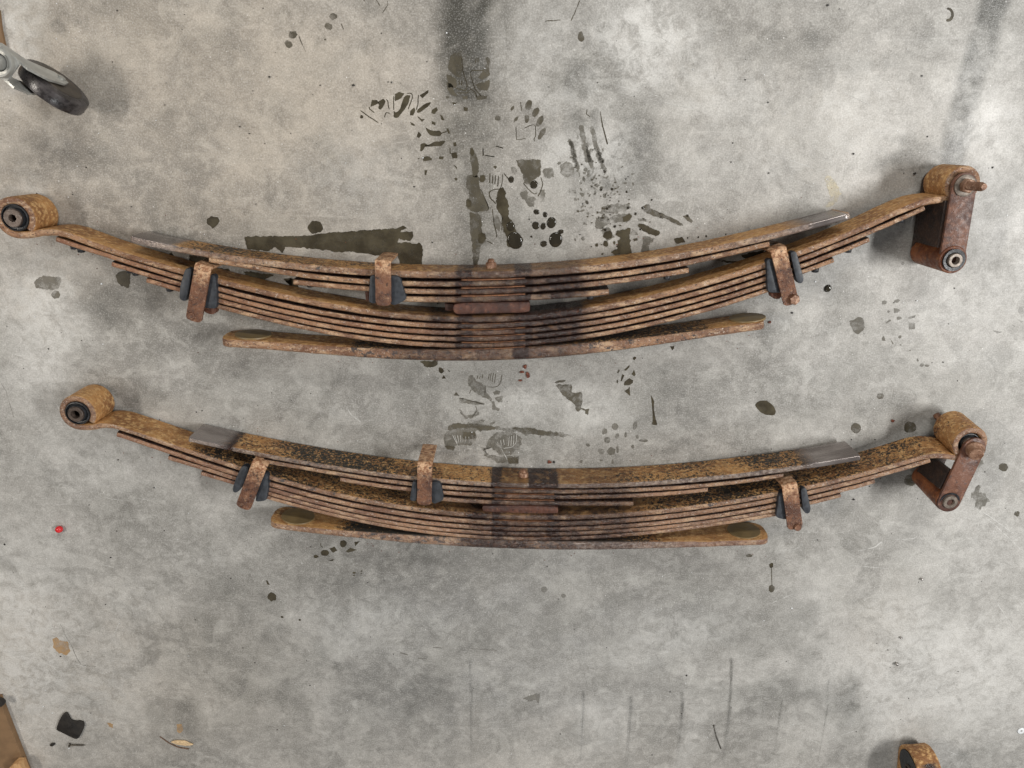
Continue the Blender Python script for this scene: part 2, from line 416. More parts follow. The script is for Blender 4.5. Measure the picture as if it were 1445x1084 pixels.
for b_, s_ in [((700, 30, 60, 60, 0, .9), .18), ((745, 300, 110, 70, 0, .9), .13), ((720, 850, 380, 100, 0, .6), .24), ((560, 960, 220, 50, 5, .7), .20), ((700, 560, 420, 60, 0, .8), .12), ((652, 185, 42, 34, 0, .8), .40), ((662, 245, 26, 30, 0, .9), .25), ((885, 225, 36, 52, 10, .6), .34), ((816, 118, 20, 24, 0, .25, .2), .26),
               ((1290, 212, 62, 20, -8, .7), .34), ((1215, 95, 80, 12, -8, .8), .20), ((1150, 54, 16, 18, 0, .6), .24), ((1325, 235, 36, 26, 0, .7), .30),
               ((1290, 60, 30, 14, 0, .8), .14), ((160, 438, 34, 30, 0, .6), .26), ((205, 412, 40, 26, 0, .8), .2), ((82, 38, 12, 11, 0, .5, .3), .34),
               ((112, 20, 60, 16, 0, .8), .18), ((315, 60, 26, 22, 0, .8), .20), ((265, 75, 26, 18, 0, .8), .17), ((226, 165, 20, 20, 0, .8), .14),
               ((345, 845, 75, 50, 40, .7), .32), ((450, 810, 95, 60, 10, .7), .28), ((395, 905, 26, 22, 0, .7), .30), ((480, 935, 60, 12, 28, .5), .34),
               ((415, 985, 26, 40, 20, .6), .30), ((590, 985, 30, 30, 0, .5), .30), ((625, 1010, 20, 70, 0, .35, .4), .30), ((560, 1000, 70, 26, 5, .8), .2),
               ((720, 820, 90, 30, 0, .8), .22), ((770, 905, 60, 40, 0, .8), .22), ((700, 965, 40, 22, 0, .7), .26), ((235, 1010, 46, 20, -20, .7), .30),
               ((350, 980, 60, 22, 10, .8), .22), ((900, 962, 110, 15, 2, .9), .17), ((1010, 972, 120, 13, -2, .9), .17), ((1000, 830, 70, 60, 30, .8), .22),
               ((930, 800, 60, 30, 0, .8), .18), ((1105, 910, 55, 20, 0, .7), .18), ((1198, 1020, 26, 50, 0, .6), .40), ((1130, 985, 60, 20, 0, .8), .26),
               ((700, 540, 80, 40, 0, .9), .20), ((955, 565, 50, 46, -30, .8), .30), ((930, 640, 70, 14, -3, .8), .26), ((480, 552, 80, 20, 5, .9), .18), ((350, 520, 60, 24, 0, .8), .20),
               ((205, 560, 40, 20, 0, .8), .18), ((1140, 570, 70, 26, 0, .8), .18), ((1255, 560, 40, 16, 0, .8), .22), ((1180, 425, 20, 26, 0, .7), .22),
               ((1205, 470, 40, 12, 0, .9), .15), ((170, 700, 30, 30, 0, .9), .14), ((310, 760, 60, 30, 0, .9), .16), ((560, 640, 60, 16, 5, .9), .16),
               ((600, 20, 40, 40, 0, .9), .10), ((100, 205, 46, 34, 0, .9), .22), ((60, 265, 20, 40, 0, .9), .12), ((880, 390, 60, 20, 0, .9), .2), ((595, 470, 60, 30, 0, .9), .2),  # the blob below the caster paints its shade on the slab
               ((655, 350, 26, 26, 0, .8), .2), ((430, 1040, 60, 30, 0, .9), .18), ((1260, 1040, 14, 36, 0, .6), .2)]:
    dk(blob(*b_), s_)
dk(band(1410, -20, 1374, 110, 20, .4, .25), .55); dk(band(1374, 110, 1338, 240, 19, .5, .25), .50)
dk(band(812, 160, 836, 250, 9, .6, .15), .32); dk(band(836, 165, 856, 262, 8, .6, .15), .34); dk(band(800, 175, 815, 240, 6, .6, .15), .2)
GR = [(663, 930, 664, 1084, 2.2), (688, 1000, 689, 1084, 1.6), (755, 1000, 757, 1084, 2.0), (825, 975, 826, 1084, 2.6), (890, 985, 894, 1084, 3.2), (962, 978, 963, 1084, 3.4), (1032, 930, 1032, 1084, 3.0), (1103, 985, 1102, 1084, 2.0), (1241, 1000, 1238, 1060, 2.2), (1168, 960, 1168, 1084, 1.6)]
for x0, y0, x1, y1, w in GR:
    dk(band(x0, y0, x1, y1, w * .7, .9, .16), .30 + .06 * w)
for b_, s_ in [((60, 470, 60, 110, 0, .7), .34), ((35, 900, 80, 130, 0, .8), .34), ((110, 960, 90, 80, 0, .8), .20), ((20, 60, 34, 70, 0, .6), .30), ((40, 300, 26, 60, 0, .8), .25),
               ((915, 55, 70, 60, 0, .8), .46), ((1010, 130, 110, 60, 25, .9), .24), ((760, 60, 60, 50, 0, .8), .20), ((790, 130, 90, 26, 15, .8), .22), ((1200, 150, 80, 60, 0, .9), .22),  # first blob on this row paints a whitish sheen of reflected light
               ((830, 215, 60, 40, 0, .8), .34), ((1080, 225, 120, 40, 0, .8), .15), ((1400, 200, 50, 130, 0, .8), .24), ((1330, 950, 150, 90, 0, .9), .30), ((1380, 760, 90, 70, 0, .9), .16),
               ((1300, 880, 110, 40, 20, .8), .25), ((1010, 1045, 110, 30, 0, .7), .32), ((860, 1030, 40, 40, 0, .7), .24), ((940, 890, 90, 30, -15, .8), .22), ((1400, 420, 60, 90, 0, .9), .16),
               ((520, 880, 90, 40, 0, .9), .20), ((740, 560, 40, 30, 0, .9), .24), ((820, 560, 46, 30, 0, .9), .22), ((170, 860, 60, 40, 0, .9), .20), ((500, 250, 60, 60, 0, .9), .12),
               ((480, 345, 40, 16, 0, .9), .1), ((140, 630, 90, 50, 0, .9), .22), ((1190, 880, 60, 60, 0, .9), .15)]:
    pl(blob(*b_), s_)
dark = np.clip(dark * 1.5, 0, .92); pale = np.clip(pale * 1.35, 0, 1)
warm = np.clip(.95 * blob(240, 160, 420, 260, 0, .6) + .5 * blob(120, 980, 260, 130, 0, .7) + .35 * blob(760, 1080, 420, 60, 0, .8) + .28 * blob(1060, 130, 190, 110, 0, .8)
               + .3 * blob(1240, 880, 60, 60, 0, .8), 0, 1)
sel = (np.abs(px - W / 2) > 2 * W) | (np.abs(py - HH / 2) > 2 * HH)
for a_ in (dark, pale, warm): a_[sel] = 0
ny, nx = GX.shape
V = np.stack([GX.ravel(), GY.ravel(), np.zeros(nx * ny)], 1)
idx = np.arange(nx * ny).reshape(ny, nx)
Fq = np.stack([idx[:-1, :-1].ravel(), idx[:-1, 1:].ravel(), idx[1:, 1:].ravel(), idx[1:, :-1].ravel()], 1)
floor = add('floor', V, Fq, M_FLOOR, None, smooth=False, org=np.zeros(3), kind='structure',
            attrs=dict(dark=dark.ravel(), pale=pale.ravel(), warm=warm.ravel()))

# ------------------------------------------------------------------ oil, prints and scuffs on the slab (thin films, parts of the floor)
def rough_outline(pts, jag=.6, step=2.2, seed=0, corner=0):
    """closed outline in photograph pixels: rounded by sub-stepping, ragged by noise"""
    pts = np.asarray(pts, float); out = []
    n = len(pts)
    for i in range(n):
        a, b = pts[i], pts[(i + 1) % n]; m = max(1, int(np.linalg.norm(b - a) / step))
        for k in range(m): out.append(a + (b - a) * k / m)
    out = np.array(out); k = len(out)
    if k > 6:
        for _ in range(corner): out = (np.roll(out, 1, 0) + out * 2 + np.roll(out, -1, 0)) / 4
    s = np.arange(k)
    nx_ = (fbm(out[:, 0] / 3.5 + seed, out[:, 1] / 3.5, 21, 3) - .5) * 2 * jag * 1.6
    ny_ = (fbm(out[:, 0] / 3.5, out[:, 1] / 3.5 + seed, 31, 3) - .5) * 2 * jag * 1.6
    return out + np.stack([nx_, ny_], 1)
ZL = [0.0004]
def film(mb, pts, z=None, jag=.6, h=.00015, corner=1, step=2.2, seed=0):
    pts = np.asarray(pts, float)
    if np.ptp(pts, axis=0).max() < 16: corner = 0; step = 1.5
    elif jag >= .6: jag *= 1.7; step = 1.6
    o = rough_outline(pts, jag, step, seed, corner)
    if z is None: z = ZL[0]
    w = U(o[:, 0], o[:, 1], z)
    w = w[:, :3].copy(); w[:, 2] = z
    A = 0.5 * np.sum(w[:, 0] * np.roll(w[:, 1], -1) - np.roll(w[:, 0], -1) * w[:, 1])
    if A < 0: w = w[::-1]
    mb.add(w.tolist(), [tuple(range(len(w)))])
def oval(cx, cy, rx, ry, ang=0, n=14, wob=.12, seed=0):
    a = math.radians(ang); r = random.Random(seed + int(cx * 7 + cy * 13)); out = []
    for k in range(n):
        t = 2 * math.pi * k / n; q = 1 + r.uniform(-wob, wob)
        x, y = rx * q * math.cos(t), ry * q * math.sin(t)
        out.append((cx + x * math.cos(a) - y * math.sin(a), cy + x * math.sin(a) + y * math.cos(a)))
    return out
def line(pts, w0, w1=None):
    pts = np.asarray(pts, float); w1 = w0 if w1 is None else w1
    d = np.gradient(pts, axis=0); d /= np.linalg.norm(d, axis=1)[:, None] + 1e-9
    n_ = np.stack([-d[:, 1], d[:, 0]], 1); w = np.linspace(w0, w1, len(pts))[:, None] / 2
    return np.concatenate([pts + n_ * w, (pts - n_ * w)[::-1]])
def part(name, polys, mat, jag=.6, label=None, z=.0004, corner=1, kind=None, step=2.2):
    mb = MB()
    for i, p in enumerate(polys): film(mb, p, z, jag, corner=corner, step=step, seed=i)
    o = mb.obj(name, mat, floor, smooth=False)
    if label: o['label'] = label
    if kind: o['kind'] = kind
    return o
def Z(ox, oy, s, pts): return [(ox + x / s, oy + y / s) for x, y in pts]
z6 = 6.0208

# long smear above the upper spring
part('oil_stain', [Z(360, 280, 3.803, [(-60, 205), (40, 203), (150, 205), (270, 200), (420, 185), (560, 172), (640, 170), (700, 160), (760, 160), (800, 148), (815, 160), (775, 182), (845, 178), (852, 200), (830, 232), (770, 215), (765, 238), (885, 240), (900, 262), (895, 370), (790, 370), (760, 310), (690, 300), (650, 312), (620, 300), (560, 295), (520, 285), (440, 290), (330, 272), (200, 262), (160, 258), (150, 295), (130, 280), (105, 262), (80, 285), (-40, 272)])], M_OIL, .8)
part('oil_stain', [Z(360, 280, 3.803, oval(325, 155, 40, 34, 0, 14, .1))], M_OIL, .6)
# centre streak and puddles above the upper spring
part('oil_stain', [Z(640, 200, z6, [(138, 50), (165, 55), (190, 110), (205, 160), (215, 230), (205, 300), (160, 300), (150, 200), (140, 100)]),
                   Z(640, 200, z6, [(112, 290), (215, 290), (222, 400), (300, 560), (290, 590), (215, 595), (200, 610), (140, 590), (110, 550), (112, 495), (135, 490), (130, 420), (112, 380)]),
                   Z(640, 200, z6, [(135, 595), (225, 620), (238, 690), (245, 775), (262, 800), (275, 850), (240, 870), (225, 960), (205, 1065), (175, 1065), (160, 900), (140, 760)])], M_DAMP, .8)
part('oil_stain', [Z(640, 200, z6, oval(245, 315, 27, 32)), Z(640, 200, z6, oval(240, 820, 32, 50, 10)), Z(640, 200, z6, oval(130, 525, 24, 34)), Z(640, 200, z6, oval(160, 90, 14, 34, -8))], M_OIL, .9, z=.0009)
part('oil_stain', [Z(640, 200, z6, [(395, 395), (420, 380), (450, 430), (440, 470), (468, 520), (468, 650), (500, 670), (525, 740), (540, 770), (588, 820), (585, 880), (545, 912), (480, 900), (445, 880), (460, 830), (440, 770), (425, 780), (415, 650), (370, 560), (365, 480), (375, 420)])], M_OIL, .6)
def drop(cx, cy, r_px, h=.0016, name='oil_drop', mat=None, sx=1.0, ang=0, label=None):
    c = U(cx, cy, 0); r = r_px * mpp(cx, cy); mb = MB(); seg = 22; V = []; Fc = []
    rr = random.Random(int(cx * 31 + cy)); wob = [1 + .07 * math.sin(2 * math.pi * k / seg * 2 + cx) + rr.uniform(-.03, .03) for k in range(seg)]
    prof = [(1.0, 0), (.93, .55), (.75, .85), (.45, .97), (.18, 1.0)]
    a = math.radians(ang)
    for q, hh in prof:
        for k in range(seg):
            t = 2 * math.pi * k / seg; x = r * q * wob[k] * math.cos(t) * sx; y = r * q * wob[k] * math.sin(t)
            V.append((c[0] + x * math.cos(a) - y * math.sin(a), c[1] + x * math.sin(a) + y * math.cos(a), hh * h + .0003))
    for q in range(4):
        for k in range(seg):
            Fc.append((q * seg + k, q * seg + (k + 1) % seg, (q + 1) * seg + (k + 1) % seg, (q + 1) * seg + k))
    Fc.append(tuple(range(4 * seg, 5 * seg)))
    o = add(name, V, Fc, mat or M_OILD, floor)
    if label: o['label'] = label
    return o
drop(640 + 520 / z6, 200 + 838 / z6, 11.5, .0020); drop(640 + 485 / z6, 200 + 720 / z6, 6.5, .0014, sx=1.0)
drop(640 + 868 / z6, 200 + 832 / z6, 10, .0022); drop(640 + 912 / z6, 200 + 765 / z6, 3.2, .0014, sx=1.3)
drop(640 + 766 / z6, 200 + 868 / z6, 4.6, .0016); drop(640 + 698 / z6, 200 + 712 / z6, 6.0, .0014, sx=.8)
drop(640 + 762 / z6, 200 + 718 / z6, 4.8, .0012, sx=.8); drop(640 + 832 / z6, 200 + 688 / z6, 7.4, .0015, sx=.95)
drop(640 + 778 / z6, 200 + 620 / z6, 4.0, .0012, sx=.8); drop(640 + 705 / z6, 200 + 597 / z6, 3.6, .0012, sx=1.2)
drop(640 + 490 / z6, 200 + 322 / z6, 4.2, .0013); drop(640 + 683 / z6, 200 + 365 / z6, 5.6, .0014); drop(750 / 1, 334, 1.6, .0008)
for x, y, r in ((1168 / 1.0, 407, 5.2), (1213, 411 / 1.0, 0)): 
    if r: drop(x, y, r, .0030, mat=M_OILD)
part('oil_stain', [Z(640, 200, z6, [(532, 150), (600, 148), (735, 155), (745, 280), (660, 340), (715, 350), (680, 400), (600, 350), (590, 280), (540, 190)])], M_DAMP, .9)
part('oil_stain', [Z(640, 200, z6, oval(810, 262, 50, 52)), Z(640, 200, z6, oval(968, 240, 60, 70)), Z(640, 200, z6, [(560, 440), (620, 410), (640, 470), (700, 470), (690, 560), (640, 540), (600, 500)]),
                   Z(640, 200, z6, [(735, 400), (770, 400), (775, 500), (740, 530)]), Z(640, 200, z6, oval(370, 690, 30, 66, -15)), Z(640, 200, z6, oval(515, 245, 22, 36, -20))], M_FAINT, 1.0)
# boot prints: thin curves and tread bars
part('boot_print', [line(Z(640, 200, z6, p), 1.1, 1.5) for p in ([(418, 270), (415, 340), (400, 400), (330, 410), (300, 430), (310, 480), (365, 530)], [(590, 350), (640, 410), (690, 450), (715, 430)], [(740, 300), (760, 360), (740, 420), (715, 470)],
                   [(415, 640), (412, 700), (410, 760)], [(310, 270), (308, 350)], [(335, 285), (330, 355)], [(357, 285), (352, 360)], [(383, 290), (375, 380)], [(330, 570), (345, 700), (370, 800), (360, 820)], [(430, 270), (470, 320)], [(270, 115), (345, 130)], [(250, 60), (252, 120)],
                   [(365, 40), (420, 55)], [(230, 400), (300, 560), (290, 590)], [(285, 845), (330, 865)])] + [Z(640, 200, z6, oval(355, 215, 18, 14, 0, 8, .4))], M_OIL, .25)
part('boot_print', [Z(500, 120, z6, p) for p in ([(150, 130), (190, 128), (210, 150), (190, 165), (135, 185)], [(190, 150), (250, 112), (268, 140), (225, 212), (200, 200), (215, 170)], [(345, 80), (380, 60), (425, 70), (400, 110), (345, 140)],
                   [(430, 90), (480, 85), (455, 170), (370, 280), (335, 280), (335, 215), (350, 240), (395, 200), (400, 160)], [(555, 90), (630, 42), (630, 65), (580, 112)], [(530, 215), (600, 160), (655, 142), (640, 170), (560, 235), (525, 240)],
                   [(475, 220), (510, 190), (518, 220), (500, 258), (470, 255)], [(655, 215), (700, 188), (710, 210), (680, 248), (655, 240)], [(533, 262), (570, 290), (600, 292), (575, 315), (545, 285)], [(475, 310), (512, 335), (512, 352), (485, 340)],
                   [(655, 305), (690, 320), (690, 342), (660, 330)], [(725, 255), (745, 260), (765, 300), (745, 300)], [(600, 352), (640, 385), (700, 395), (715, 380), (745, 410), (740, 435), (650, 432), (620, 400)], [(530, 440), (545, 398), (572, 425), (550, 450)],
                   [(560, 570), (560, 500), (600, 490), (620, 512), (690, 480), (780, 475), (740, 520), (690, 520), (600, 525), (580, 560)], [(783, 370), (800, 372), (815, 415), (795, 412)], [(840, 490), (865, 485), (870, 522), (845, 520)],
                   [(820, 580), (870, 572), (875, 622), (835, 625)], [(808, 535), (818, 540), (822, 585), (812, 585)], [(580, 612), (620, 605), (662, 625), (655, 640), (590, 650)], [(718, 610), (760, 605), (755, 632), (720, 632)], [(595, 725), (620, 722), (612, 768), (600, 765)],
                   [(842, 678), (868, 695), (872, 718)], [(928, 188), (965, 190), (962, 222), (930, 220)], [(828, 148), (878, 150), (850, 172)], oval(62, 270, 15, 13), oval(865, 800, 12, 14), [(536, 622), (558, 622), (545, 632)])], M_OIL, .45)
part('boot_print', [line(Z(500, 120, z6, p), 1.3) for p in ([(50, 215), (110, 260), (205, 322)], [(125, 185), (130, 205), (170, 235)], [(265, 118), (285, 130), (290, 190), (300, 210)], [(335, 90), (335, 215)], [(440, 72), (490, 70), (495, 110), (455, 210)], [(545, 80), (540, 170), (525, 215)], [(300, 240), (270, 235), (255, 275)], [(740, 410), (785, 395)], [(600, 515), (640, 510)])], M_OIL, .2)
part('boot_print', [Z(620, 50, z6, p) for p in ([(100, 170), (150, 140), (185, 130), (192, 250), (190, 360), (150, 355), (100, 320), (72, 260)], [(330, 360), (380, 290), (400, 240), (395, 185), (425, 190), (425, 340), (370, 372)], [(300, 420), (430, 380), (420, 450), (395, 475), (340, 460)],
                   [(60, 400), (110, 420), (140, 500), (180, 520), (110, 515), (75, 480)], [(190, 520), (240, 512), (240, 540), (200, 540)], [(300, 510), (410, 508), (405, 542), (320, 545)], oval(72, 522, 14, 14), [(60, 330), (140, 370), (150, 450), (80, 440)])], M_DAMP, .8)
part('boot_print', [line(Z(620, 50, z6, p), 1.2) for p in ([(190, 180), (200, 300), (240, 430), (225, 470), (140, 450)], [(375, 300), (270, 298), (265, 340), (300, 450), (360, 520)], [(150, 490), (240, 490), (265, 450), (310, 490), (320, 530)], [(312, 195), (308, 232)], [(330, 190), (328, 230)], [(168, 380), (172, 420)], [(192, 385), (190, 425)])], M_OIL, .25)
part('boot_print', [Z(620, 50, z6, oval(760, 590, 28, 44, 20)), Z(620, 50, z6, oval(820, 652, 24, 46, 25)), Z(620, 50, z6, oval(745, 710, 20, 36, 5)), Z(620, 50, z6, oval(855, 728, 25, 54, 28)), Z(620, 50, z6, oval(872, 835, 22, 58, 32)),
                    Z(620, 50, z6, oval(496, 704, 24, 24)), Z(620, 50, z6, oval(622, 618, 12, 24, 30)), Z(620, 50, z6, oval(652, 712, 12, 30, 35))], M_DAMP, .5)
part('boot_print', [line(Z(620, 50, z6, p), 1.0) for p in ([(720, 790), (780, 760), (815, 760), (820, 860), (800, 880), (812, 905)], [(652, 770), (655, 890), (735, 875)], [(690, 565), (700, 640)], [(480, 940), (540, 958)], [(370, 955), (375, 1020)], [(385, 1018), (470, 1032)], [(1255, 630), (1250, 670), (1280, 690)])], M_OIL, .2)
part('boot_print', [Z(380, 0, 3.01, p) for p in (oval(100, 148, 19, 17), oval(82, 188, 18, 15, 30), oval(272, 70, 16, 14), oval(252, 112, 17, 14, 20), oval(237, 168, 5, 4), [(1315, 135), (1330, 132), (1340, 170), (1325, 182), (1310, 165)])]
     + [line(Z(380, 0, 3.01, p), 1.3) for p in ([(125, 150), (145, 200), (155, 222)], [(305, 100), (315, 125)], [(455, 0), (470, 25)], [(500, 0), (505, 18), (480, 55)], [(1320, 0), (1300, 50), (1280, 92)], [(1170, 90), (1240, 85)], [(400, 0), (405, 4)])], M_DAMP, .4)
# long wet skid marks right of centre
part('tyre_skid', [Z(620, 50, z6, p) for p in ([(1185, 770), (1215, 760), (1250, 900), (1300, 1080), (1250, 1084), (1205, 930)], [(1280, 780), (1310, 770), (1350, 930), (1400, 1084), (1350, 1084), (1300, 900)], [(1090, 885), (1125, 880), (1170, 1084), (1140, 1084)])]
     + [Z(640, 200, z6, p) for p in ([(975, 0), (1010, 0), (1060, 150), (1070, 310), (1050, 250), (1010, 120)], [(1120, 30), (1150, 60), (1200, 230), (1180, 280), (1140, 160)], [(1210, 20), (1250, 120), (1300, 230), (1290, 280), (1240, 180)])], M_FAINT, 1.0)
part('tyre_skid', [line(Z(620, 50, z6, [(1365, 640), (1385, 760), (1430, 930)]), .8, 2.0)], M_OIL, .2)
# blotchy wet patch beside the overload leaf
part('oil_stain', [Z(840, 240, 7.225, p) for p in ([(90, 360), (240, 345), (360, 350), (360, 400), (280, 430), (140, 450), (30, 450)], [(160, 470), (280, 440), (380, 460), (340, 530), (210, 540)], [(0, 480), (120, 470), (150, 540), (60, 600), (0, 590)],
                   [(60, 590), (150, 580), (200, 690), (130, 720), (70, 660)], [(370, 600), (430, 640), (430, 670), (360, 660)], [(430, 490), (520, 500), (520, 525), (440, 520)], [(500, 670), (610, 700), (540, 780), (560, 830), (470, 840), (480, 760)])], M_FAINT, 1.0)
part('oil_stain', [Z(840, 240, 7.225, p) for p in ([(215, 620), (350, 590), (355, 700), (370, 850), (240, 890), (150, 840), (230, 800), (230, 720), (260, 690), (210, 660)], [(280, 480), (350, 440), (380, 470), (340, 520), (290, 530)], oval(130, 660, 50, 44), [(425, 560), (460, 540), (655, 620), (655, 665), (620, 680), (480, 620)],
                   [(380, 850), (560, 825), (640, 830), (500, 860), (380, 880)], [(385, 700), (430, 695), (435, 720), (395, 730)], oval(15, 765, 16, 20), oval(105, 755, 26, 30), oval(195, 740, 14, 18), oval(75, 858, 12, 10), oval(45, 905, 16, 10), [(800, 700), (885, 680), (915, 735), (830, 752)],
                   [(780, 790), (915, 768), (915, 780), (790, 805)])], M_OIL, .8, z=.0009)
part('oil_stain', [Z(840, 240, 7.225, p) for p in ([(465, 380), (540, 340), (570, 400), (700, 450), (830, 510), (910, 565), (860, 570), (720, 500), (600, 470), (500, 420)], [(890, 470), (940, 460), (995, 520), (980, 540), (940, 520)])], M_DAMP, .6)
for x, y in ((120, 393), (335, 385), (410, 445), (485, 385), (200, 575), (103, 610), (238, 862), (462, 600), (940, 465), (95, 15), (60, 200), (170, 195)):
    drop(840 + x / 7.225, 240 + y / 7.225, 1.9, .0014)
for x, y, r in ((1050, 685, 1.3), (1130, 675, 1.5), (1330, 655, 1.0), (1180, 712, .9), (940, 692, 1.2), (320, 222, 1.7), (575, 305, 1.4), (310, 90, 1.2)):
    drop(840 + x / 7.225, 240 + y / 7.225, r, .0006)
# small spatter between
pols = []
rs = random.Random(5)
for k in range(70):
    cx = rs.gauss(838, 22); cy = rs.gauss(265, 28)
    if cy < 345: pols.append(oval(cx, cy, rs.uniform(1.2, 3.8), rs.uniform(1, 3.2), rs.uniform(0, 180), 9, .3, k))
part('oil_spatter', pols, M_FAINT, .4, kind='stuff')
pols = [oval(rs.gauss(850, 26), min(348, rs.gauss(295, 30)), rs.uniform(.7, 1.9), rs.uniform(.6, 1.6), 0, 7, .3, k) for k in range(50)]
part('oil_spatter', pols, M_OIL, .3, z=.0012, kind='stuff')
# under and between the upper spring and its leaves
part('oil_stain', [Z(180, 320, z6, p) for p in ([(345, 240), (370, 215), (400, 250), (430, 285), (350, 262)], [(525, 235), (680, 262), (690, 320), (560, 330), (525, 290)], [(985, 380), (1245, 405), (1190, 440), (1100, 470), (1020, 430)], [(1215, 482), (1260, 485), (1300, 525), (1230, 515)], [(800, 350), (870, 365), (875, 412), (720, 400)], [(1340, 460), (1400, 440), (1445, 500), (1445, 530), (1370, 500)])], M_OIL, .9)
part('oil_stain', [Z(980, 290, z6, p) for p in ([(170, 462), (300, 472), (430, 470), (620, 380), (600, 460), (450, 485), (280, 486)], [(395, 425), (450, 405), (600, 380), (520, 470), (420, 455)])], M_OILD, .7)
part('oil_stain', [Z(400, 350, z6, p) for p in ([(1160, 960), (1310, 960), (1310, 1000), (1250, 1022), (1190, 1000)], oval(1340, 1040, 20, 28, -40), [(0, 262), (70, 255), (75, 320), (30, 300)])] + [Z(600, 500, z6, [(140, 205), (160, 175), (178, 205)]), Z(600, 500, z6, [(190, 125), (215, 148), (205, 152)])], M_OIL, .7)
# between the springs
part('boot_print', [Z(600, 500, z6, p) for p in ([(360, 250), (370, 180), (400, 175), (430, 230), (510, 260), (520, 330), (570, 370), (560, 400), (430, 330), (395, 300)], [(280, 370), (330, 375), (420, 400), (510, 420), (480, 432), (400, 425), (290, 410)], [(275, 470), (300, 460), (330, 520), (400, 510), (440, 480), (460, 510), (400, 540), (340, 545)],
                   [(575, 320), (610, 308), (640, 315), (630, 340), (585, 345)], [(590, 370), (660, 350), (658, 415), (620, 410)], [(565, 400), (580, 400), (600, 450), (640, 462), (620, 485), (570, 470)], [(545, 595), (600, 565), (600, 580), (560, 605)])], M_FAINT, .8)
part('boot_print', [line(Z(600, 500, z6, p), 1.1) for p in ([(545, 165), (535, 220)], [(562, 160), (550, 225)], [(580, 160), (568, 235)], [(600, 165), (588, 245)], [(655, 170), (635, 260), (600, 280), (525, 278)], [(470, 185), (460, 210)], [(490, 170), (485, 205)], [(450, 180), (440, 210)], [(390, 300), (375, 335)], [(290, 370), (500, 425)], [(515, 270), (505, 340)], [(430, 440), (440, 480), (400, 530)])] + [Z(600, 500, z6, [(240, 350), (262, 320), (290, 355)])], M_DAMP, .3)
part('oil_stain', [Z(600, 500, z6, p) for p in ([(190, 600), (240, 580), (330, 590), (450, 565), (510, 550), (480, 590), (600, 615), (720, 625), (890, 625), (990, 645), (1150, 665), (1260, 700), (1150, 700), (1000, 690), (850, 685), (800, 660), (700, 650), (590, 640), (480, 655), (430, 650), (440, 720), (400, 770), (300, 775), (200, 790), (160, 770), (165, 680), (205, 655)],
                   [(540, 720), (600, 670), (720, 650), (830, 720), (820, 760), (790, 810), (720, 860), (640, 860), (560, 800), (470, 800), (560, 860), (800, 870), (795, 930), (620, 925), (500, 860)])], M_FAINT, 1.0)
part('oil_stain', [Z(600, 500, z6, p) for p in ([(190, 605), (250, 590), (440, 590), (600, 618), (590, 645), (480, 650), (400, 620), (250, 640), (195, 645)], [(725, 620), (890, 628), (990, 650), (1140, 670), (1130, 695), (1000, 685), (860, 680), (800, 655)], [(165, 780), (260, 785), (240, 820), (180, 800)], [(700, 880), (795, 870), (795, 925), (710, 925)], [(320, 660), (430, 665), (420, 720), (330, 730)])], M_DAMP, .8, z=.0009)
part('boot_print', [line(Z(600, 500, z6, p), .9) for p in ([(250, 690), (275, 760)], [(275, 690), (285, 750)], [(300, 690), (300, 745)], [(345, 700), (342, 750)], [(370, 700), (375, 755)], [(400, 700), (410, 750)], [(610, 740), (640, 790), (700, 900)], [(640, 730), (650, 780)], [(665, 725), (672, 770)], [(715, 700), (705, 780)], [(735, 695), (728, 780)], [(755, 680), (748, 780)], [(775, 670), (775, 750), (740, 790), (660, 800)], [(230, 680), (290, 800), (290, 860)], [(330, 830), (340, 800), (400, 800)])], M_SCRATCH, .2, z=.0013)
part('oil_stain', [Z(600, 500, z6, p) for p in ([(1110, 262), (1245, 258), (1250, 325), (1330, 318), (1340, 400), (1325, 440), (1330, 465), (1395, 465), (1380, 515), (1355, 500), (1360, 480), (1320, 470), (1300, 498), (1270, 470), (1275, 430), (1190, 365), (1160, 335)], [(1095, 245), (1120, 225), (1200, 218), (1200, 235), (1110, 250)])], M_DAMP, .7)
part('oil_stain', [Z(780, 480, z6, [(832, 460), (848, 485), (862, 520), (860, 600), (872, 660), (888, 715), (885, 725), (840, 720), (850, 690), (848, 610), (840, 520)])], M_OIL, .3)
part('boot_print', [Z(780, 480, z6, p) for p in (oval(695, 155, 16, 12, -40, 9, .25), [(605, 255), (650, 212), (655, 228), (620, 262)], [(548, 275), (560, 250), (570, 262), (555, 282)], [(670, 290), (690, 252), (705, 298), (690, 306)], [(575, 350), (590, 290), (608, 300), (590, 345)], oval(550, 352, 6, 14), [(605, 385), (610, 355), (650, 325), (685, 340), (680, 365), (650, 385)], [(608, 435), (640, 415), (656, 395), (658, 475), (640, 460)], [(995, 55), (1035, 50), (1030, 70), (1015, 85)])], M_OIL, .35)
part('boot_print', [Z(780, 480, z6, p) for p in (oval(528, 735, 26, 30), oval(440, 775, 24, 26), oval(465, 848, 26, 30), oval(410, 945, 27, 26), oval(498, 945, 34, 36), oval(548, 815, 18, 24), oval(620, 800, 10, 28), oval(720, 822, 13, 16), oval(698, 725, 19, 34, 10), oval(300, 892, 20, 14), oval(242, 1030, 14, 14), oval(680, 908, 14, 18), oval(550, 925, 10, 36), oval(770, 855, 44, 12), oval(510, 1035, 10, 20), oval(415, 1022, 14, 9))], M_FAINT, .6)
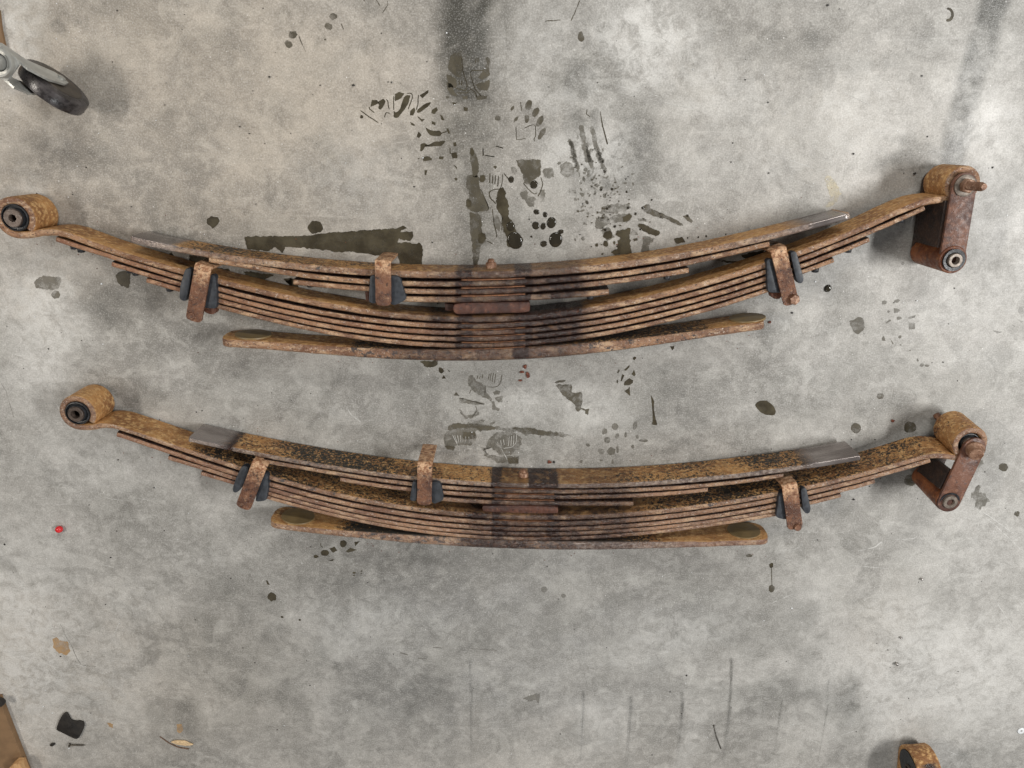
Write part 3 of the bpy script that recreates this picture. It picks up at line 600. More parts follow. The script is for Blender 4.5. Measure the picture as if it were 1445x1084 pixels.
part('boot_print', [Z(400, 560, 3.803, p) for p in (oval(320, 788, 18, 19), [(245, 815), (275, 805), (290, 825), (265, 838)], oval(222, 838, 21, 16, -15), oval(175, 857, 14, 9), [(240, 880), (270, 872), (265, 882)], [(335, 830), (360, 810), (395, 822), (345, 838)], [(380, 780), (410, 775), (385, 803)], oval(380, 945, 9, 5), oval(418, 935, 5, 4), oval(378, 960, 6, 3), oval(418, 949, 5, 3))] + [line(Z(400, 560, 3.803, [(198, 785), (200, 800), (212, 810)]), 1.0)], M_OIL, .35)
# drips to the right
part('oil_stain', [Z(1165, 360, 5.161, [(170, 480), (200, 475), (235, 455), (262, 455), (285, 490), (285, 530), (255, 570), (225, 575), (200, 555), (182, 510)])], M_DAMP, .6)
part('boot_print', [Z(1165, 360, 5.161, p) for p in (oval(430, 345, 20, 16), oval(520, 335, 22, 12, -15), oval(497, 347, 9, 7), [(497, 388), (515, 388), (548, 402), (525, 420), (500, 422)], oval(460, 412, 9, 9), [(435, 492), (470, 468), (478, 480), (445, 498)], oval(538, 460, 19, 12), [(602, 452), (655, 440), (650, 455), (605, 468)], [(410, 605), (425, 588), (440, 625), (412, 622)], [(470, 610), (497, 645), (488, 650)], oval(542, 596, 12, 12), oval(545, 654, 7, 4), oval(615, 696, 9, 7), oval(671, 766, 7, 10), oval(702, 802, 18, 13, -20), oval(738, 806, 18, 10), oval(563, 62, 11, 14, 20), oval(1425, 405, 20, 24), [(1355, 505), (1385, 518), (1375, 525)], [(1395, 468), (1440, 485), (1430, 492)], [(1220, 548), (1285, 560), (1250, 574)])], M_DAMP, .4)
part('oil_stain', [Z(1165, 360, 5.161, [(608, 497), (650, 497), (652, 540), (608, 542)])], M_DAMP, .3)
for p, m in ((oval(1080.5, 575.5, 15.5, 9.5, 30, 14, .12), M_OIL), (oval(1207.6, 604, 7.2, 7.5), M_DAMP), (oval(1284.5, 603.5, 9.6, 8), M_DAMP), (oval(1285.5, 677, 10, 8.5), M_DAMP), (oval(1416, 659.5, 7.2, 6.2, 0, 7, .05), M_DAMP), (oval(1242.5, 559, 5.2, 4.5), M_DAMP),
             (oval(1089, 831, 4.4, 5), M_DAMP), (oval(1088.5, 798, 3, 4), M_OIL), (oval(1435, 725, 4, 4), M_DAMP), (oval(1057, 784.5, 5, 2.4), M_DAMP)):
    part('oil_stain', [p], m, .4)
part('oil_stain', [[(1088, 800), (1089.5, 800), (1090, 828), (1088.6, 828)]], M_DAMP, .1)
part('oil_stain', [Z(1065, 540, 3.803, [(1160, 610), (1200, 545), (1215, 560), (1200, 590), (1240, 590), (1260, 640), (1210, 680), (1175, 670), (1185, 640)]), Z(1065, 540, 3.803, [(1190, 420), (1225, 415), (1230, 440), (1200, 460)])], M_FAINT, 1.0)
# to the left
part('oil_stain', [Z(0, 240, 3.803, [(1108, 262), (1130, 250), (1172, 255), (1178, 280), (1150, 310), (1140, 320), (1130, 300), (1112, 290)])], M_OIL, .6)
part('oil_stain', [Z(0, 240, 3.803, [(180, 600), (230, 565), (280, 570), (325, 575), (320, 640), (240, 645), (190, 630)])], M_DAMP, 1.0)
part('oil_stain', [Z(0, 240, 3.803, oval(298, 668, 24, 22))], M_DAMP, .4)
part('oil_stain', [Z(0, 240, 3.803, [(620, 565), (650, 545), (700, 545), (700, 600), (690, 635), (650, 620), (630, 600)])], M_OIL, .7)
part('oil_stain', [oval(384.3, 842.5, 6.2, 5.8)], M_OIL, .5)
part('oil_stain', [[(375.5, 819), (378, 820), (381, 826), (377, 825)], oval(398, 871, 2, 1.6), oval(423, 875, 1.6, 1.6)], M_OIL, .3)
part('oil_stain', [line([(663, 915), (680, 916.5), (702, 918.5)], .9, 2.2), line([(565, 921), (575, 924)], 1.6), line([(590, 929), (602, 930)], 1.2), line([(610, 913.6), (626, 915)], 1)], M_DAMP, .2)
part('oil_stain', [[(738, 985), (750, 980), (762, 978), (760, 995), (755, 988), (745, 990)]], M_DAMP, .8)
part('oil_stain', [oval(768, 832, 5, 4, 0, 10, .1), oval(795, 841, 3.4, 3)], M_FAINT, .3)
part('hairline_crack', [line([(85, 880), (92, 897), (101, 912), (107, 926), (114, 938)], .7, 1.0), line([(114, 938), (124, 940), (136, 941)], .7), line([(0, 538), (8, 552), (20, 590)], .8)], M_SCUFF, .5)
# a curved mark, tan flecks, cream paint, grime lines
cc = [(1338 + 6.5 * math.cos(a), 20.5 + 8.5 * math.sin(a)) for a in np.linspace(-1.9, 2.0, 12)]
part('oil_stain', [line(cc, 3.2, 4.6)], M_OIL, .15)
part('paint_mark', [Z(1065, 200, 3.803, [(380, 190), (410, 185), (440, 230), (465, 270), (440, 320), (400, 355), (375, 350), (410, 300), (390, 250)])], M_YELL, 1.2)
for p in (Z(0, 860, 4.014, [(300, 165), (320, 160), (350, 180), (385, 185), (400, 235), (380, 262), (330, 245), (300, 215)]), Z(0, 860, 4.014, [(1000, 650), (1030, 650), (1040, 680), (1020, 705), (1003, 690)]), Z(0, 860, 4.014, [(605, 640), (640, 650), (640, 672), (620, 665)])):
    part('tan_mark', [p], M_TAN, .7)
SCR = [[(1330, 640), (1352, 700), (1395, 728), (1440, 760)], [(1354, 705), (1372, 716), (1400, 738), (1440, 775)], [(1210, 778), (1235, 772), (1245, 764)], [(1260, 762), (1290, 760), (1295, 756)], [(488, 572), (495, 585), (510, 596)], [(1400, 840), (1425, 880), (1442, 900)], [(65, 540), (85, 580)], [(1300, 985), (1345, 982)], [(1190, 130), (1230, 150)], [(870, 130), (960, 150), (980, 152)], [(860, 118), (930, 136)], [(1080, 215), (1150, 238), (1165, 240)]]
for s_ in SCR: part('scratch', [line(s_, 1.0, 1.6)], M_SCRATCH, .3)
rsx = random.Random(21)
for k in range(26):
    x0, y0 = rsx.choice([(rsx.uniform(860, 1250), rsx.uniform(40, 260)), (rsx.uniform(1050, 1440), rsx.uniform(760, 1060)), (rsx.uniform(20, 260), rsx.uniform(500, 960))])
    a_ = rsx.uniform(-.7, .5); L_ = rsx.uniform(14, 60); cv = rsx.uniform(-.25, .25); pp_ = []
    for q_ in range(9):
        pp_.append((x0, y0)); x0 += L_ / 8 * math.cos(a_); y0 += L_ / 8 * math.sin(a_); a_ += cv / 8
    part('scratch', [line(pp_, rsx.uniform(.5, .9), rsx.uniform(.6, 1.3))], M_SCRATCH, .25)
part('scratch', [line([(150 / 6 + 150, 860), (160, 900)], .8)], M_SCRATCH, .2)

# ------------------------------------------------------------------ leaf springs
def resample(pts, step):
    d = np.r_[0, np.cumsum(np.linalg.norm(np.diff(pts, axis=0), axis=1))]
    n = max(2, int(d[-1] / step) + 1); s = np.linspace(0, d[-1], n)
    return np.stack([np.interp(s, d, pts[:, k]) for k in range(pts.shape[1])], 1), s
def gsm(a, sig):
    if sig <= 0: return a
    r = int(sig * 3); k = np.exp(-.5 * (np.arange(-r, r + 1) / sig) ** 2); k /= k.sum()
    p = np.concatenate([2 * a[:1] - a[1:r + 1][::-1], a, 2 * a[-1:] - a[-r - 1:-1][::-1]])
    return np.stack([np.convolve(p[:, i], k, 'valid') for i in range(a.shape[1])], 1)
def sweep(name, path, th, zb, zt, parent, mat=None, lean=None, rc=.0025, oil=None, steel=None, fleck=0., warm=0., step=.004, rad=.42, seed=0, taper=None, grime=(0, 0), steel_edge=.9, grey=0.):
    """path: centre line in plan (n,2); th thickness; zb/zt bottom and top heights (arrays or numbers)"""
    n = len(path)
    th = np.broadcast_to(th, n).astype(float); zb = np.broadcast_to(zb, n).astype(float); zt = np.broadcast_to(zt, n).astype(float)
    data = np.column_stack([path, th, zb, zt])
    data, s = resample(data, step)
    # extra rings close to the two ends
    L = s[-1]; ex = np.array([0, .15, .35, .6, .85, 1.0]) * rc
    sa = np.unique(np.r_[ex, s[(s > rc * 1.2) & (s < L - rc * 1.2)], L - ex])
    data = np.stack([np.interp(sa, s, data[:, k]) for k in range(5)], 1)
    s = sa; path = data[:, :2]; th = data[:, 2]; zb = data[:, 3]; zt = data[:, 4]
    T = np.gradient(path, s, axis=0); T /= np.linalg.norm(T, axis=1)[:, None]
    T = gsm(T, 1.0); T /= np.linalg.norm(T, axis=1)[:, None]
    Nn = np.stack([-T[:, 1], T[:, 0]], 1)
    e = np.minimum(s, L - s); cut = np.where(e < rc, rc - np.sqrt(np.maximum(0, rc * rc - (rc - e) ** 2)), 0)
    pxs, pys = P(path[:, 0], path[:, 1], zt)
    V = []; A = {k: [] for k in ('edge', 'oil', 'steel', 'fleck', 'warm', 'grey')}
    gy_ = grey(pxs) if callable(grey) else np.full_like(pxs, grey)
    nm_leaf = name != 'main_leaf'
    K = 5; ang = np.linspace(0, math.pi / 2, K)
    sec = []
    for q in range(4):
        for a in ang: sec.append((q, a + q * math.pi / 2))
    m = len(sec) + 4
    oi = oil(pxs) if oil else np.zeros_like(pxs); stl = steel(pxs) if steel else np.zeros_like(pxs)
    fl = fleck(pxs) if callable(fleck) else np.full_like(pxs, fleck); wa = warm(pxs) if callable(warm) else np.full_like(pxs, warm)
    jit = (fbm(s * 90, s * 0 + seed, 41, 4) - .5) * .0013; jit2 = (fbm(s * 60, s * 0 + seed, 43, 4) - .5) * .0010
    if lean is None: le = np.zeros_like(s)
    else: le = lean(pxs)
    for i in range(len(s)):
        t = th[i]; r = t * rad; h0 = zb[i] + cut[i]; h1 = zt[i] - cut[i] + jit2[i] * .6
        cs = []
        cen = [(t / 2 - r, h1 - r), (-(t / 2 - r), h1 - r), (-(t / 2 - r), h0 + r), (t / 2 - r, h0 + r)]
        for q in range(4):
            for a in ang:
                cs.append((cen[q][0] + r * math.cos(a + q * math.pi / 2), cen[q][1] + r * math.sin(a + q * math.pi / 2), 1.0 if True else 0, math.sin(a + q * math.pi / 2)))
            if q == 1: cs += [(-t / 2, h1 - (h1 - h0) * .33, 0, 0), (-t / 2, h1 - (h1 - h0) * .66, 0, 0)]
            if q == 3: cs += [(t / 2, h0 + (h1 - h0) * .33, 0, 0), (t / 2, h0 + (h1 - h0) * .66, 0, 0)]
        for (o_, z_, ed, sn) in cs:
            edge = 1.0 if abs(sn) > .45 else 0.0
            oo = o_ + jit[i] * .6
            V.append((path[i, 0] + Nn[i, 0] * oo, path[i, 1] + Nn[i, 1] * oo + le[i] * (zt[i] - z_), z_))
            A['edge'].append(edge); A['grey'].append(gy_[i]); g_ = (grime[0] if (0.0 < -o_) else grime[1]) * (1.0 if nm_leaf or 185 < pxs[i] < 1285 else 0.0); A['oil'].append(max(oi[i], g_ * (1.0 if abs(sn) < .62 else 0.0))); A['steel'].append(stl[i] * (1.0 if abs(sn) < .75 or pxs[i] > 1140 else steel_edge)); A['fleck'].append(fl[i]); A['warm'].append(wa[i] * (1 if edge else .4))
    m = len(cs); Fc = []
    for i in range(len(s) - 1):
        for k in range(m):
            k2 = (k + 1) % m
            Fc.append((i * m + k, (i + 1) * m + k, (i + 1) * m + k2, i * m + k2))
    Fc.append(tuple(range(m))); Fc.append(tuple(reversed(range((len(s) - 1) * m, len(s) * m))))
    return add(name, V, Fc, mat or M_LEAF, parent, sharp=50, attrs=A)

def fitpath(pts, tpx, zt, deg=None, x0=None, x1=None, n=160):
    """bottom-edge points (px) and thickness in px -> centre line in plan and thickness in metres"""
    pts = np.asarray(pts, float)
    xs = np.linspace(pts[0, 0] if x0 is None else x0, pts[-1, 0] if x1 is None else x1, n)
    deg = deg or min(6, max(2, len(pts) - 3))
    mu, sd = pts[:, 0].mean(), pts[:, 0].std()
    co = np.polyfit((pts[:, 0] - mu) / sd, pts[:, 1], deg)
    ys = np.polyval(co, (xs - mu) / sd)
    tp = tpx(xs) if callable(tpx) else np.full_like(xs, tpx)
    zz = zt(xs)
    tp = tp - np.where(tp < 8.9, .55, 0.0)
    a = U(xs, ys, zz); b = U(xs, ys - tp, zz)
    Tn = np.gradient(a[:, :2], axis=0); Tn /= np.linalg.norm(Tn, axis=1)[:, None]
    Nn = np.stack([-Tn[:, 1], Tn[:, 0]], 1)
    t = np.sum((b - a)[:, :2] * Nn, 1)
    return a[:, :2] + Nn * (t / 2)[:, None], t, xs, zz
def bumps(*bs):
    def f(x):
        r = np.zeros_like(x)
        for c, w, s_, a in bs:
            q = np.clip((w + s_ - np.abs(x - c)) / s_, 0, 1); r = np.maximum(r, a * q * q * (3 - 2 * q))
        return r
    return f
def itp(*pp):
    pp = np.array(pp, float); return lambda x: np.interp(x, pp[:, 0], pp[:, 1])

LW = .064
def spring(sp, sidx, label):
    zt_raise = sp['raise']
    ZT = lambda off=0.0: (lambda x: LW + zt_raise(np.asarray(x, float)) + off)
    mid = U(720, sp['mid'], 0)
    T = thing('leaf_spring', (float(mid[0]), float(mid[1]), 0), label, 'leaf spring', 'pair of old leaf springs laid side by side')
    k = 0
    for L in sp['leaves']:
        nm, pts, tp = L['name'], L['pts'], L['t']
        path, t, xs, zz = fitpath(pts, tp, ZT(L.get('dz', 0)), L.get('deg'), L.get('x0'), L.get('x1'))
        zb = zz - LW + .0008
        if 'eyes' in L:
            (lx, ly, lr), (rx, ry, rr), lconn, rconn, la, ra = L['eyes']
            segs = []; zs = []; tt = []
            zl = float(ZT()(lx)); zr = float(ZT()(rx))
            cl = U(lx, ly, zl)[:2]; cr = U(rx, ry, zr)[:2]
            el = lr * mpp(lx, ly, zl); er = rr * mpp(rx, ry, zr)
            te = L['te']
            an = np.radians(np.linspace(-360 - la, -90, 70)); r_ = el - te / 2
            segs.append(np.stack([cl[0] + r_ * np.cos(an), cl[1] + r_ * np.sin(an)], 1)); zs.append(np.full(70, zl)); tt.append(np.full(70, te))
            for (cx, cy) in lconn: q = U(cx, cy, zl)[:2]; segs.append(q[None]); zs.append(np.array([zl])); tt.append(np.array([te]))
            segs.append(path); zs.append(zz); tt.append(t)
            for (cx, cy) in rconn: q = U(cx, cy, zr)[:2]; segs.append(q[None]); zs.append(np.array([zr])); tt.append(np.array([te]))
            an = np.radians(np.linspace(-90, 180 + ra, 70)); r_ = er - te / 2
            segs.append(np.stack([cr[0] + r_ * np.cos(an), cr[1] + r_ * np.sin(an)], 1)); zs.append(np.full(70, zr)); tt.append(np.full(70, te))
            D = np.column_stack([np.concatenate(segs), np.concatenate(tt), np.concatenate(zs)])
            D, _ = resample(D, .003); D = gsm(D, 1.6)
            path, t, zz = D[:, :2], D[:, 2], D[:, 3]; zb = zz - LW + .0008
            sp['eyeinfo'] = (cl, el, zl, cr, er, zr, te)
        o = sweep(nm, path, t, zb, zz, T, lean=L.get('lean'), rc=L.get('rc', .002), oil=L.get('oil'), steel=L.get('steel'), fleck=L.get('fleck', 0.), warm=L.get('warm', 0.),
                  step=.0035, rad=L.get('rad', .40), seed=k + sidx * 20, steel_edge=(.45, .38)[sidx], grey=L.get('grey', (itp((500, .05), (760, .35), (900, .1)), .26)[sidx]), grime=(.95, .95) if nm == 'leaf' else ((.95, 0) if nm != 'helper_leaf' else (.2, 0)))  # grime on meeting faces also paints the shade in the gaps between leaves
        L['obj'] = o; k += 1
        if L.get('label'): o['label'] = L['label']
        # button inserts that show under a leaf near its tip
        for (bx, by) in L.get('buttons', []):
            z = float(ZT()(bx)) - .012; c = U(bx, by, z)
            MB().lathe((c[0], c[1] + .0025, z), [(.0015, -.0045), (.0052, -.0035), (.0056, 0), (.0056, .004)], (0, 1, 0), 16).obj('silencer_button', M_BUSH, o)
        # liners lying in the gap below this leaf, in the clamped middle
        if 'liner' in L:
            a0, a1, gap = L['liner']
            path2, t2, xs2, z2 = fitpath([(x, y + gap) for x, y in pts], gap * .9, ZT(-.0015), L.get('deg'), a0, a1, 30)
            sweep('liner', path2, t2, z2 - LW + .004, z2, T, mat=M_LINER, rc=.001, step=.006, rad=.2)
    return T, ZT

def hexbolt(parent, c, axis, r, h, mat, name='bolt', stud=None):
    mb = MB(); mb.lathe(c, [(r, 0), (r, h * .8), (r * .86, h)], axis, 6)
    if stud: mb.lathe(Vector(c), [(stud[0], h * .6), (stud[0], stud[1]), (stud[0] * .8, stud[1] + .0015)], axis, 20)
    return mb.obj(name, mat, parent, sharp=30)

def bushing(parent, c, z0, z1, r_out, r_in, r_hole, sleeve_mat, hole_mat, tilt=(0, 0, 1), rim=.0):
    """rubber bush with a steel sleeve pressed in an eye"""
    ax = Vector(tilt).normalized(); base = Vector((c[0], c[1], z0)); h = (z1 - z0)
    rub = MB().lathe(base, [(r_in, .001), (r_out, .001), (r_out, h - .004), (r_out * .97, h - .0015), (r_out * .90, h - .001), (r_out * .86, h - .004), (r_out * .74, h - .0045), (r_out * .70, h - .001), (r_in * 1.04, h), (r_in, h)], ax, 44, close=True).obj('bushing', M_BUSH, parent, sharp=35)
    sl = MB().lathe(base, [(r_hole, 0), (r_in * .998, 0), (r_in * .998, h + .003), (r_in * .93, h + .004), (r_hole * 1.08, h + .004), (r_hole, h + .003)], ax, 36, close=True).obj('sleeve', sleeve_mat, parent, sharp=35)
    mb = MB().lathe(base, [(r_hole * .99, .004), (r_hole * .99, h * .55), (0.0001, h * .55)], ax, 24)
    mb.obj('bore', hole_mat, parent, sharp=40)
    return rub

def strap(T, p_low, p_top, wl, z_top, th, drop_to, bend, mat, ztip=None, top_mat=None, name='rebound_clip', endround=.5, shift=(0, 0), wear_f=lambda u, h: min(1, max(0, (u - .45) * 1.1)) * (1 if h > .6 else .75)):
    """flat bar over the leaf edges that bends down along the broad face; p_low/p_top are photograph pixels of its two top ends"""
    a = Vector(U(*p_low, z_top)); b = Vector(U(*p_top, z_top))
    d = (b - a); L = d.length; d.normalize(); side = Vector((-d.y, d.x, 0)) * -1
    prof = [(0.0, z_top, 0)]; nb = 7
    ns = 6
    hr = ws0 = wl * mpp(*p_low, z_top) / 2
    prof = [(q_ * hr * .55, z_top, 0) for q_ in (0, .12, .3, .55, .8)] + [(hr * .55 + (L - hr * .55) * i / ns, z_top, 0) for i in range(ns + 1)]
    for i in range(1, nb + 1):
        t = math.pi / 2 * i / nb; prof.append((L + bend * math.sin(t), z_top - bend * (1 - math.cos(t)), t))
    nd = 5; zc = z_top - bend
    for i in range(1, nd + 1): prof.append((L + bend, zc - (zc - drop_to) * i / nd, math.pi / 2))
    V = []; Fc = []; nw = 6; rr = random.Random(int(p_low[0])); wear = []; h_end = lambda z: abs(z - z_top) < 1e-9
    n = len(prof)
    ws = wl * (mpp(*p_low, z_top))
    for lay in (0, 1):
        for i, (s_, z_, t_) in enumerate(prof):
            nrm = (math.sin(t_), math.cos(t_)); off = -lay * th
            e_ = max(0.0, 1 - s_ / (hr * .55)) if endround > 0 and h_end(z_) else 0.0
            w = ws / 2 * (.42 + .58 * math.sqrt(max(0.0, 1 - e_ * e_)))
            for q in range(nw + 1):
                f = q / nw * 2 - 1; crown = -.0008 * abs(f) ** 3 * (1 - lay)
                p = a + d * (s_ + nrm[0] * (off + crown)) + side * (w * f)
                j = rr.uniform(-.00025, .00025)
                V.append((p.x + j, p.y + j, z_ + nrm[1] * (off + crown) + j)); wear.append(wear_f(s_ / L, z_ / z_top))
    m = nw + 1; tot = n * m
    for i in range(n - 1):
        for q in range(nw):
            Fc.append((i * m + q, i * m + q + 1, (i + 1) * m + q + 1, (i + 1) * m + q))
            Fc.append((tot + i * m + q, tot + (i + 1) * m + q, tot + (i + 1) * m + q + 1, tot + i * m + q + 1))
        Fc.append((i * m, (i + 1) * m, tot + (i + 1) * m, tot + i * m))
        Fc.append((i * m + nw, tot + i * m + nw, tot + (i + 1) * m + nw, (i + 1) * m + nw))
    for q in range(nw):
        Fc.append((q, tot + q, tot + q + 1, q + 1))
        e = (n - 1) * m; Fc.append((e + q, e + q + 1, tot + e + q + 1, tot + e + q))
    return add(name, V, Fc, mat, T, sharp=45, attrs=dict(wear=wear))

def plate(T, pxpoly, z0, z1, mat, name, bev=.0012, cornerpx=0, label=None):
    o = rough_outline(pxpoly, .12, 3.0, 3, cornerpx)
    w = U(o[:, 0], o[:, 1], z1)
    ob = MB().prism(w, z0, z1, bev).obj(name, mat, T, sharp=40)
    if label: ob['label'] = label
    return ob

UO = bumps((655, 9, 9, .9), (738, 9, 9, .95), (696, 42, 30, .62), (782, 18, 40, .62), (628, 8, 26, .4))
def oil_up(a, side=0.0): return lambda x: np.clip(UO(x) * a + side * bumps((800, 10, 70, .5))(x), 0, 1)
nofl = .0
up = dict(mid=400, **{'raise': itp((0, .001), (1000, .001), (1180, .006), (1330, .013), (1445, .013))})
up['leaves'] = [
 dict(name='overload_leaf', pts=[(183, 341.5), (213, 349.5), (280, 361.8), (330, 370.5), (420, 381.4), (450, 385), (516, 389.7), (583, 393), (640, 394.2), (700, 393), (741, 390.7), (790, 388), (840, 384.9), (883, 379.3), (966, 365), (1040, 350.4), (1085, 339.5), (1146, 324), (1201, 309)], grey=itp((183, .9), (300, .5), (500, .1), (760, .35), (1000, .2), (1120, .8), (1201, .7)), t=itp((183, 9.3), (320, 10), (700, 11), (1100, 10), (1201, 9)), deg=6,
      steel=lambda x: np.clip(np.maximum((252 - x) / 14, (x - 1112) / 40), 0, 1) * np.where(x > 1195, .35, 1), oil=oil_up(.8), fleck=itp((180, .5), (300, .75), (600, .5), (800, .35), (1200, .3)), warm=.05, rad=.30, rc=.0035),
 dict(name='leaf', pts=[(294, 371.2), (330, 376.9), (400, 389), (420, 391.2), (466, 397.9), (520, 401.7), (574, 404.8), (640, 405.6), (700, 404.6), (741, 401.9), (840, 395.6), (883, 389.8), (966, 375.8), (1030, 362.2), (1087, 348.5)], t=8.8, deg=6, oil=oil_up(.9, .4), fleck=.35, buttons=[]),
 dict(name='leaf', pts=[(413.3, 402.2), (466, 407.6), (520, 412), (573, 415.4), (640, 416.4), (700, 415.6), (741, 413), (800, 409.6), (840, 405.6), (883, 399), (930, 392.6), (972.8, 386)], t=8.6, deg=5, oil=oil_up(.9, .5), fleck=.35, warm=.2, buttons=[(438, 404), (941, 393.2)]),
 dict(name='leaf', pts=[(528, 425.6), (573, 427), (640, 427.6), (700, 426.8), (741, 425), (800, 421.4), (840, 419), (859.8, 416.6)], t=9.0, deg=3, oil=oil_up(.9, .2), fleck=.4, buttons=[(833, 421)]),
 dict(name='main_leaf', pts=[(95, 336.8), (116.3, 344.7), (166, 361.5), (216, 377.6), (253, 387.6), (306, 402), (362.7, 415.3), (400, 423.8), (420, 427.2), (466, 437), (533, 447.2), (582.7, 453.2), (640, 455.8), (700, 455.3), (733, 453.4), (783, 449.4), (840, 441.8), (883, 433.4), (966, 412.6), (1040, 392.6), (1079.7, 379.2), (1129.5, 362), (1179, 343.8), (1229.8, 321.5), (1262, 307)], t=itp((90, 9.5), (300, 9), (1260, 9.5)), deg=6,
      eyes=((20.3, 307.5, 29.6), (1359, 260.3, 26.0), [(38, 332.2), (56, 328.6), (75, 327.4)], [(1285, 292.4), (1306, 284.8), (1330, 281.6), (1345, 281.6)], 47, 52), te=.0106,
      oil=lambda x: np.clip(UO(x) * .95 + bumps((590, 20, 40, .35), (790, 20, 40, .5))(x), 0, 1), fleck=itp((0, .0), (250, .15), (600, .35), (900, .2), (1200, .25), (1400, .0)), warm=itp((0, .35), (150, .1), (1200, .1), (1300, .35), (1400, .3))),
 dict(name='leaf', pts=[(77.2, 341.4), (116.3, 353.2), (166, 369.4), (213, 385), (253, 396), (306, 411.5), (362.7, 426), (420, 438), (466, 447.2), (533, 457.4), (582, 462.4), (640, 465), (700, 464), (733, 461.2), (783, 457.4), (840, 450.4), (883, 441.8), (966, 421.6), (1040, 402), (1079.7, 388.6), (1126, 371.8), (1179, 352.2), (1229.8, 330), (1307, 297)], t=8.0, deg=6,
      oil=oil_up(.9, .5), warm=itp((70, .9), (250, .6), (500, .25), (1000, .2), (1300, .15)), buttons=[(105, 350.5), (115, 355), (1270, 313.5)], rc=.003),
 dict(name='leaf', pts=[(156, 376), (199.3, 389.6), (253, 404.6), (306, 420), (362.7, 434.6), (420, 447), (466, 456), (533, 466.6), (582, 472), (640, 474), (700, 473), (733, 470.4), (783, 466.8), (840, 459.4), (883, 451), (966, 430.6), (1040, 411), (1079.7, 398.2), (1132.8, 378.2), (1179, 361), (1229, 341.8)], t=7.6, deg=6,
      oil=oil_up(.9, .5), warm=itp((150, .9), (300, .7), (600, .5), (800, .3), (1300, .2)), buttons=[(184, 384), (192, 387.5), (1196, 355.2)], rc=.003),
 dict(name='leaf', pts=[(205, 399.5), (253, 412), (306, 428.6), (362.7, 443.2), (420, 455.2), (466, 464.6), (533, 475.2), (582, 480.4), (640, 483), (700, 482), (733, 479), (783, 475.6), (840, 468.4), (883, 460), (966, 439.8), (1040, 419.6), (1079.7, 406.6), (1134.5, 386.2), (1178.5, 370.6)], t=7.6, deg=6,
      oil=oil_up(.9, .5), warm=itp((150, .8), (400, .5), (1200, .1)), buttons=[(240, 410), (1150, 383)], rc=.003),
 dict(name='leaf', pts=[(281, 429.5), (309.6, 437), (362.7, 451), (420, 463.4), (466, 473), (533, 484), (582, 489.4), (640, 491.4), (700, 490.6), (733, 488.2), (783, 484.6), (840, 477.6), (883, 468.6), (966, 448.6), (1040, 428.4), (1079.7, 414.4), (1096, 408.4)], t=7.4, deg=6, oil=oil_up(.9, .5), warm=.15),
 dict(name='helper_leaf', pts=[(310, 489.5), (330, 492.2), (420, 497.2), (466, 501.8), (533, 506.8), (583, 509.6), (640, 510.9), (700, 509.8), (733, 507.8), (783, 505), (840, 500.4), (883, 494.6), (966, 481), (1040, 471.2), (1082.5, 465.4)], t=itp((310, 11.5), (420, 12.4), (530, 15), (600, 16.5), (650, 18), (760, 18), (840, 17.0), (900, 14.5), (980, 12.5), (1082, 11)), deg=6, rc=.016,
      oil=bumps((640, 60, 40, .5), (735, 8, 8, .85), (720, 70, 40, .45), (790, 10, 40, .45)), fleck=itp((300, .0), (470, .1), (500, .95), (1000, .8), (1010, .2)), warm=itp((300, .2), (1100, .15)), rad=.30),
]
LA0, LA1 = 651, 741
for i, g in ((0, 2.3), (1, 2.3), (2, 2.3), (4, 1.6), (5, 1.5), (6, 1.5), (7, 1.5), (8, 1.5)):
    up['leaves'][i]['liner'] = (LA0, LA1, g)
U1, ZU = spring(up, 0, 'upper rusty leaf spring with a threaded stud standing on its right shackle')

